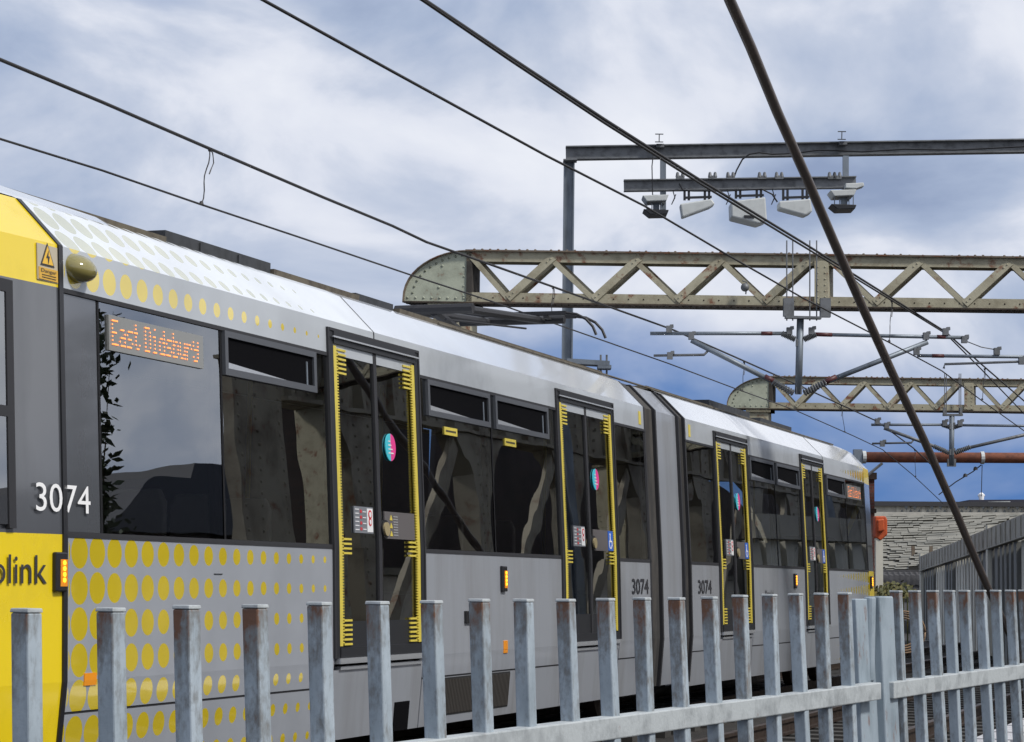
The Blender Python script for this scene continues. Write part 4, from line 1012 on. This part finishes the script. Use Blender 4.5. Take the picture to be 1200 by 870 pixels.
# ribbed sheet wall coming towards the viewer on the right
A7, B7 = at(1089, 656, 72), at(1215, 607, 46); A7.z = B7.z = 0
zt7 = [at(1089, 653, 72).z, at(1215, 604, 46).z]
nn = (B7-A7).normalized(); fw = thing('ribbed_wall', 'grey wall of ribbed sheets under a pale sloping coping at right, behind the fence', 'wall', A7+Vector((0,0,-.25)))
rib1 = mat('ribbed_sheet_pale', (.58,.56,.48), .7, var=.4, vscale=1.2, streak=3); rib2 = mat('ribbed_sheet_dark', (.17,.172,.16), .7, var=.5, vscale=1.5, streak=3)
Lw = (B7-A7).length*1.25; nrm7 = Vector((nn.y, -nn.x, 0))
if nrm7.dot(CAM-A7) < 0: nrm7 = -nrm7
def zt(s_): return zt7[0]+(zt7[1]-zt7[0])*s_/(B7-A7).length
pan = [(0, .13, rib2), (.13, .24, rib1), (.24, .32, rib2), (.32, .52, rib1), (.52, .60, rib2), (.60, .76, rib2), (.76, 1.0, rib1)]
for f0, f1, mm in pan:
    mb = MB(); s_ = f0*Lw
    while s_ < f1*Lw-.05:
        w_ = rnd.uniform(.35, .6); a = A7+nn*s_+nrm7*(.1 if mm is rib2 else .04)
        mb.obox(a+nn*w_*.5+Vector((0,0,(zt(s_)-.45)/2-.1)), nn*w_*.5, nrm7*.11, Vector((0,0,(zt(s_)-.45)/2+.1)))
        s_ += w_+(.45 if mm is rib2 else .28)
    mb.build('sheet_panel', mm, fw); mb = MB()
    mb.prism([A7+nn*f0*Lw+Vector((0,0,-.25)), A7+nn*f1*Lw+Vector((0,0,-.25)), A7+nn*f1*Lw+Vector((0,0,zt(f1*Lw)-.42)), A7+nn*f0*Lw+Vector((0,0,zt(f0*Lw)-.42))], -nrm7*.1)
    mb.build('panel_backing', mat('panel_backing', (.04,.04,.038), .9), fw)
mb = MB(); mb.prism([A7+Vector((0,0,zt(0)-.45))+nrm7*.16, A7+nn*Lw+Vector((0,0,zt(Lw)-.45))+nrm7*.16, A7+nn*Lw+Vector((0,0,zt(Lw)))+nrm7*.16, A7+Vector((0,0,zt(0)))+nrm7*.16], nrm7*.16)
s_ = .3
while s_ < Lw: mb.obox(A7+nn*s_+Vector((0,0,zt(s_)-.22))+nrm7*.325, nn*.03, nrm7*.02, Vector((0,0,.2))); s_ += .9
mb.build('coping', mat('coping_pale', (.36,.34,.29), .8, var=.4, vscale=1.5), fw)
mb = MB()
for f0 in (0.005, .60): mb.obox(A7+nn*f0*Lw+Vector((0,0,zt(f0*Lw)/2))+nrm7*.2, nn*.2, nrm7*.1, Vector((0,0,zt(f0*Lw)/2+.1)))
build_split(mb, 'post', rib1, fw)
# brick pier, orange case on its post
bp = thing('brick_pier', 'tall narrow sooty red brick pier just beyond the far nose of the tram', 'pier', Vector((p3(1015, 600).x, p3(1015, 600).y, -.25)))
a = p3(1005, 690, -.6); b = p3(1025, 690, -.6); zt_ = p3(1020, 557, -.6).z
mb = MB(); mb.prism([Vector((a.x, a.y, -.25)), Vector((b.x, b.y, -.25)), Vector((b.x, b.y, zt_)), Vector((a.x, a.y, zt_))], FH*.8); mb.build('shaft', brick, bp)
mb = MB()
for z0, z1, e in ((zt_-.1, zt_+.06, .05), (zt_-.9, zt_-.8, .04)):
    mb.prism([Vector((a.x, a.y, z0))-R0*e-FH*e, Vector((b.x, b.y, z0))+R0*e-FH*e, Vector((b.x, b.y, z1))+R0*e-FH*e, Vector((a.x, a.y, z1))-R0*e-FH*e], FH*(.8+2*e))
mb.build('cap', brickd, bp)
oc = thing('equipment_post', 'bright orange angular case on a pale post beside the brick pier', 'signal case', Vector((p3(1031, 690, .3).x, p3(1031, 690, .3).y, -.25)))
mb = MB(); mb.prism([p3(1025.5, 605, .4), p3(1038, 605, .4), p3(1040, 609, .4), p3(1040, 627, .4), p3(1032, 634, .4), p3(1026, 630, .4)], FH*.35); mb.prism([p3(1028, 609, .5), p3(1036, 608, .5), p3(1037, 622, .5), p3(1029, 624, .5)], FH*.1); mb.build('case', orange, oc, bevel=.03)
mb = MB(); mb.bar(Vector((p3(1030, 690, .3).x, p3(1030, 690, .3).y, -.25)), p3(1030, 631, .3), .17, .15, R0); mb.build('post', rib1, oc)
# scrubby weeds, cable coil, trough lids behind the fence
leafm = mat('weed_leaves', (.075,.08,.03), .8, var=.5, vscale=3, vcol=(.2,.15,.04))
tg = MB(); rnd = random.Random(5)
for k in range(500):
    x = rnd.gauss(1043, 14); c = p3(x, 700-abs(rnd.gauss(0, 7)), rnd.uniform(-1, 1)); a = Vector((rnd.uniform(-1,1), rnd.uniform(-1,1), rnd.uniform(-.3,1))).normalized()*.06; b = a.orthogonal()*.6
    tg.quad(c-a, c+b, c+a, c-b)
for k in range(14): 
    x = rnd.gauss(1043, 12); c = p3(x, 690, 0); tg.tube([Vector((c.x, c.y, -.25)), c], .012, 5)
tag(tg.build('weeds', leafm, loc=(p3(1043, 700).x, p3(1043, 700).y, -.25)), 'low green and ochre scrub growing on the track bed beyond the tram', 'weeds', kind='stuff')
mb = MB(); c = at(1060, 741, 30)
for j in range(4):
    rr = .27-.03*j; mb.tube([c+R0*math.cos(2*math.pi*k/24)*rr+Vector((0,0,math.sin(2*math.pi*k/24)*rr))+FH*j*.03 for k in range(25)], .012, 6)
tag(mb.build('cable_coil', mat('tan_cable', (.22,.14,.08), .6), loc=Vector((c.x, c.y, c.z-.27)), smooth=True), 'coil of tan cable seen in the first gap right of the fence post', 'cable coil')
lidm = mat('white_trough_lid', (.5,.5,.52), .7, var=.3)
for i, (x, y, d) in enumerate(((1082, 739, 34), (1104, 747, 33), (1103, 772, 27), (1120, 760, 30), (1158, 746, 32), (1160, 768, 27.5), (1176, 762, 28))):
    pass
for i in range(26):
    y = 17+i*1.25; x = -3.05+rnd.uniform(-.03,.03)
    mb = MB(); mb.obox((x, y, -.13), Vector((.2,.02*rnd.uniform(-1,1),0)), Vector((0,.5,0)), Vector((0,0,.05))); 
    tag(mb.build('trough_lid', lidm, loc=(x, y, -.25), bevel=.01), 'pale concrete cable trough lid in the row along the nearer track', 'trough lid', 'cable trough lids beside the nearer track')

# ------------------------------------------------------------ structures on the right-hand side, seen only mirrored in the glass
gg = thing('main_girder', 'dark riveted plate girder on posts along the right side of the viaduct', 'girder', (3.2, 34, -.25))
plm = mat('brown_girder_paint', (.27,.24,.18), .7, var=.6, vscale=1.5, vcol=(.12,.10,.075), rust=.6, rscale=3, bump=.4, bscale=12)
GX = .1
mb = MB(); mb.box(GX, GX+.2, 29.4, 125, 4.75, 5.75); mb.box(GX-.15, GX+.35, 29.4, 125, 5.75, 5.82); mb.box(GX-.15, GX+.35, 29.4, 125, 4.69, 4.75)
y = 29.6
while y < 120:
    mb.box(GX-.1, GX, y, y+.1, 4.75, 5.75)
    for z in (4.85, 5.05, 5.25, 5.45, 5.63): mb.box(GX-.03, GX, y+.3, y+.36, z, z+.05); mb.box(GX-.03, GX, y+.7, y+.76, z, z+.05)
    y += 1.3
mb.build('beam', plm, gg)
mb = MB(); mb.box(GX-.05, GX+.12, 27.75, 29.35, -.25, 5.15); mb.box(GX-.10, GX+.16, 27.7, 29.45, 5.15, 5.2)
for z in range(30):
    for yy in (27.9, 28.4, 29.2): mb.dome((GX-.05, yy, .1+z*.17), .03, 6, (-1,0,0), .8)
mb.build('end_pier', plm, gg)
y = 31.8; k = 1
while y < 118:
    mb = MB(); w_ = .55
    mb.prism([Vector((GX-.1, y, -.25)), Vector((GX-.1, y+w_, -.25)), Vector((GX-.1, y+w_, 3.2)), Vector((GX-.1, y+w_+.35, 4.0)), Vector((GX-.1, y+w_+1.1, 4.68)), Vector((GX-.1, y-.9, 4.68)), Vector((GX-.1, y-.2, 4.0))], (.35, 0, 0))
    for z in range(28):
        for yy in (y+.1, y+w_-.1): mb.dome((GX-.1, yy, .1+z*.17), .03, 6, (-1,0,0), .8)
    mb.build('post', plm, gg)
    mb = MB(); mb.bar((GX, y+w_, .8), (GX, y+4.6, 4.6), .1, .3, Vector((1,0,0))); mb.build('brace', plm, gg)
    y += 5.2; k += 1
gg.location = (GX, 29, -.25)
for ch in gg.children: ch.location -= Vector((GX, 29, -.25)) - Vector((3.2, 34, -.25))
wh = thing('mirror_dark_wall', 'tall dark brick wall, unseen, added to darken the mirrored gaps between girder posts', 'wall', (5.7, 42, -.25))
mb = MB(); mb.box(5.5, 5.9, 42, 150, -.25, 6.6); mb.build('wall', brickd, wh)  # unseen wall shaped to keep sky out of the mirrored gaps
mb = MB(); mb.box(5.4, 6.0, 41.9, 150, 6.6, 6.72); mb.build('coping', mat('slate_dark', (.04,.042,.05), .7), wh)
ho = thing('low_house', 'low dark building with a sloping end roof beyond the parapet', 'building', (20, 60, -.25))
mb = MB(); mb.box(19, 30, 59, 80, -.25, 5.9); mb.build('wall', brickd, ho); mb = MB(); mb.prism([Vector((18.8, 58, 5.6)), Vector((18.8, 61.5, 7.3)), Vector((18.8, 63.5, 7.3)), Vector((18.8, 64, 7.8)), Vector((18.8, 80, 7.9)), Vector((18.8, 80, 5.6))], (11, 0, 0)); mb.build('roof', MATS['slate_dark'], ho)
# unseen right parapet, raised and made pale to brighten the dots' reflections
pw = thing('parapet_wall', 'unseen right parapet wall, made pale to brighten reflections on the tram', 'wall', (3.6, 20, -.25))
mb = MB(); mb.box(3.5, 3.9, 12, 150, -.25, 2.15); mb.build('wall', mat('parapet_mirror_pale', (.6,.57,.5), .8, var=.4, vscale=1.5), pw); mb = MB(); mb.box(3.4, 4.0, 12, 150, 2.15, 2.28); mb.build('coping', stonem, pw)
# butterfly bush on the parapet
bush = thing('buddleia_bush', 'tall thin leafy bush standing on the right parapet', 'bush', (2.3, 28.2, -.25))
rnd = random.Random(11); st = MB(); lf = MB()
for k in range(20):
    a = rnd.uniform(0, 2*math.pi); sp = rnd.uniform(.1, .7); h_ = rnd.uniform(3.2, 6.4)
    pts = [Vector((2.3+sp*math.cos(a)*t_**1.6*.9, 27.6+sp*math.sin(a)*t_**1.6*.9, -.25+h_*t_)) for t_ in (0, .25, .5, .75, 1)]
    st.tube(pts, [.02, .016, .012, .008, .004], 5)
    for j in range(150):
        t_ = rnd.uniform(.25, 1); i = min(int(t_*4), 3); f_ = t_*4-i; c = pts[i].lerp(pts[i+1], f_)+Vector((rnd.gauss(0,.10), rnd.gauss(0,.10), rnd.gauss(0,.08)))
        d = Vector((rnd.uniform(-1,1), rnd.uniform(-1,1), rnd.uniform(-.6,.4))).normalized()*rnd.uniform(.07,.13); b = d.cross(Vector((rnd.random(), rnd.random(), rnd.random()))).normalized()*.038
        lf.quad(c-d, c+b, c+d, c-b)
st.build('stems', mat('bush_stem', (.08,.06,.04), .9), bush); lf.build('leaves', mat('bush_leaf', (.035,.05,.02), .6), bush)

# ------------------------------------------------------------ the picket fence
AZ = R(27.405)-TH
FD = Vector((math.sin(AZ), math.cos(AZ), 0)); FN = Vector((-math.cos(AZ), math.sin(AZ), 0)); FP = FN*2.75
def pfn(px, py, d=0): return onpl(px, py, FP-FN*d, FN)
LEAN = -R0*.045
fenceL = thing('picket_fence', 'blue grey steel picket fence with rusting tops and a wide plate, left of the post', 'fence', pfn(700, 860)*1 )
fenceL.location.z = -.25
fenceR = thing('picket_fence', 'closely spaced steel picket fence with its own rail to the right of the post', 'fence', pfn(1120, 860)); fenceR.location.z = -.25
def picket(px, ytop, parent, w=.041, top_h=1.55):
    p = pfn(px, ytop); z1 = p.z; c = p + FD*w/2 - FN*w/2
    o = (Vector((c.x, c.y, z1)))
    up = (Vector((0,0,1))+LEAN)
    mb = MB(); h = w/2
    # local frame: origin at picket top centre; y axis along the fence
    M = Matrix((Vector((FN.x, FN.y, 0))*-1, FD, Vector((0,0,1)))).transposed()
    Mi = M.inverted(); ul = Mi @ up
    bot = ul*(-top_h/ul.z)
    def box(z0s, a, b, hh):
        pts = []
        for q in (a, b): pts += [q+Vector((-hh,-hh,0)), q+Vector((hh,-hh,0)), q+Vector((hh,hh,0)), q+Vector((-hh,hh,0))]
        mb.hexa(pts)
    box(0, bot, Vector((0,0,-.003)), h)
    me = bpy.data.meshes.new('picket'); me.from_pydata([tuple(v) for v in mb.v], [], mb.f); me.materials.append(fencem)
    ob = bpy.data.objects.new('picket', me); COL.objects.link(ob); ob.parent = parent; ob.location = o - parent.location
    ob.rotation_euler = M.to_euler(); ob.rotation_euler.rotate_axis('Y', R(random.uniform(-.5, .5)))
    bv = ob.modifiers.new('bevel', 'BEVEL'); bv.width = .004; bv.segments = 2; bv.limit_method = 'ANGLE'
    mb2 = MB(); e = h+.0012; mb2.hexa([Vector((-e,-e,-.003)), Vector((e,-e,-.003)), Vector((e,e,-.003)), Vector((-e,e,-.003)), Vector((-e*.95,-e*.95,.005)), Vector((e*.95,-e*.95,.005)), Vector((e*.95,e*.95,.005)), Vector((-e*.95,e*.95,.005))])
    me2 = bpy.data.meshes.new('picket_cap'); me2.from_pydata([tuple(v) for v in mb2.v], [], mb2.f); me2.materials.append(railm)
    oc_ = bpy.data.objects.new('picket_cap', me2); COL.objects.link(oc_); oc_.parent = ob
    bv = oc_.modifiers.new('bevel', 'BEVEL'); bv.width = .002; bv.segments = 2
LX = [12,112,202,283,359,428,492,548.5,601,651,698,741,782,821,857,892,923,953,981]
LT = [714,713,710,709,706,705,704,702,702,702,701,700,700,699,697,696,695,694.5,694]
for x, y in [(-98, 716)]+list(zip(LX, LT)): picket(x, y+2, fenceL)
RX = [1042,1064,1085.3,1105,1122.7,1142,1160,1177.3,1192.7]
for x in RX: picket(x, 693.5-(x-1042)*.006, fenceR, .040)
last = pfn(1192.7, 692.6)
for k in range(1, 12):
    v = last+FD*.225*k - CAM; pxx = 600+FPX*v.dot(RR)/v.dot(F); picket(pxx, 692, fenceR, .040)
def railf(p0, p1, parent, h=.062, front=.035, back=.06):
    a, b = pfn(*p0, .062), pfn(*p1, .062); mb = MB()
    fr = FN*0; bk = FN*.05
    mb.hexa([a+fr-Vector((0,0,h)), b+fr-Vector((0,0,h)), b+bk-Vector((0,0,h)), a+bk-Vector((0,0,h)), a+fr, b+fr, b+bk, a+bk])
    return mb.build('rail', railm, parent, bevel=.004)
railf((-150, 952), (1033, 800), fenceL)
railf((1048, 799.5), (1400, 752), fenceR)
# post with wide plate
postm = mat('fence_post_steel', (.28,.335,.38), .55, 0, var=.4, vscale=6, streak=2, vcol=(.15,.19,.22), rust=.55, rscale=14, bump=.2)
a = pfn(1031, 699, .03); z1 = a.z; z0 = -.25
mb = MB(); b_ = pfn(1047, 699, .03)
mb.hexa([Vector((a.x, a.y, z0))-LEAN*(z1-z0), Vector((b_.x, b_.y, z0))-LEAN*(z1-z0), Vector((b_.x, b_.y, z0))-LEAN*(z1-z0)+FN*.05, Vector((a.x, a.y, z0))-LEAN*(z1-z0)+FN*.05, Vector((a.x, a.y, z1)), Vector((b_.x, b_.y, z1)), Vector((b_.x, b_.y, z1))+FN*.05, Vector((a.x, a.y, z1))+FN*.05])
mb.build('post', postm, fenceL, bevel=.006)
mb = MB(); a = pfn(1003, 702, .0); b_ = pfn(1033, 701, .0)
mb.hexa([Vector((a.x, a.y, z0))-LEAN*(a.z-z0), Vector((b_.x, b_.y, z0))-LEAN*(a.z-z0), Vector((b_.x, b_.y, z0))-LEAN*(a.z-z0)+FN*.03, Vector((a.x, a.y, z0))-LEAN*(a.z-z0)+FN*.03, a, Vector((b_.x, b_.y, a.z)), Vector((b_.x, b_.y, a.z))+FN*.03, a+FN*.03])
c0 = (a+b_)/2
mb.tube([Vector((c0.x, c0.y, a.z-.3))+FN*.002, Vector((c0.x, c0.y, a.z+.006))-FN*.004], .022, 12)
mb.build('wide_plate', postm, fenceL, bevel=.004)
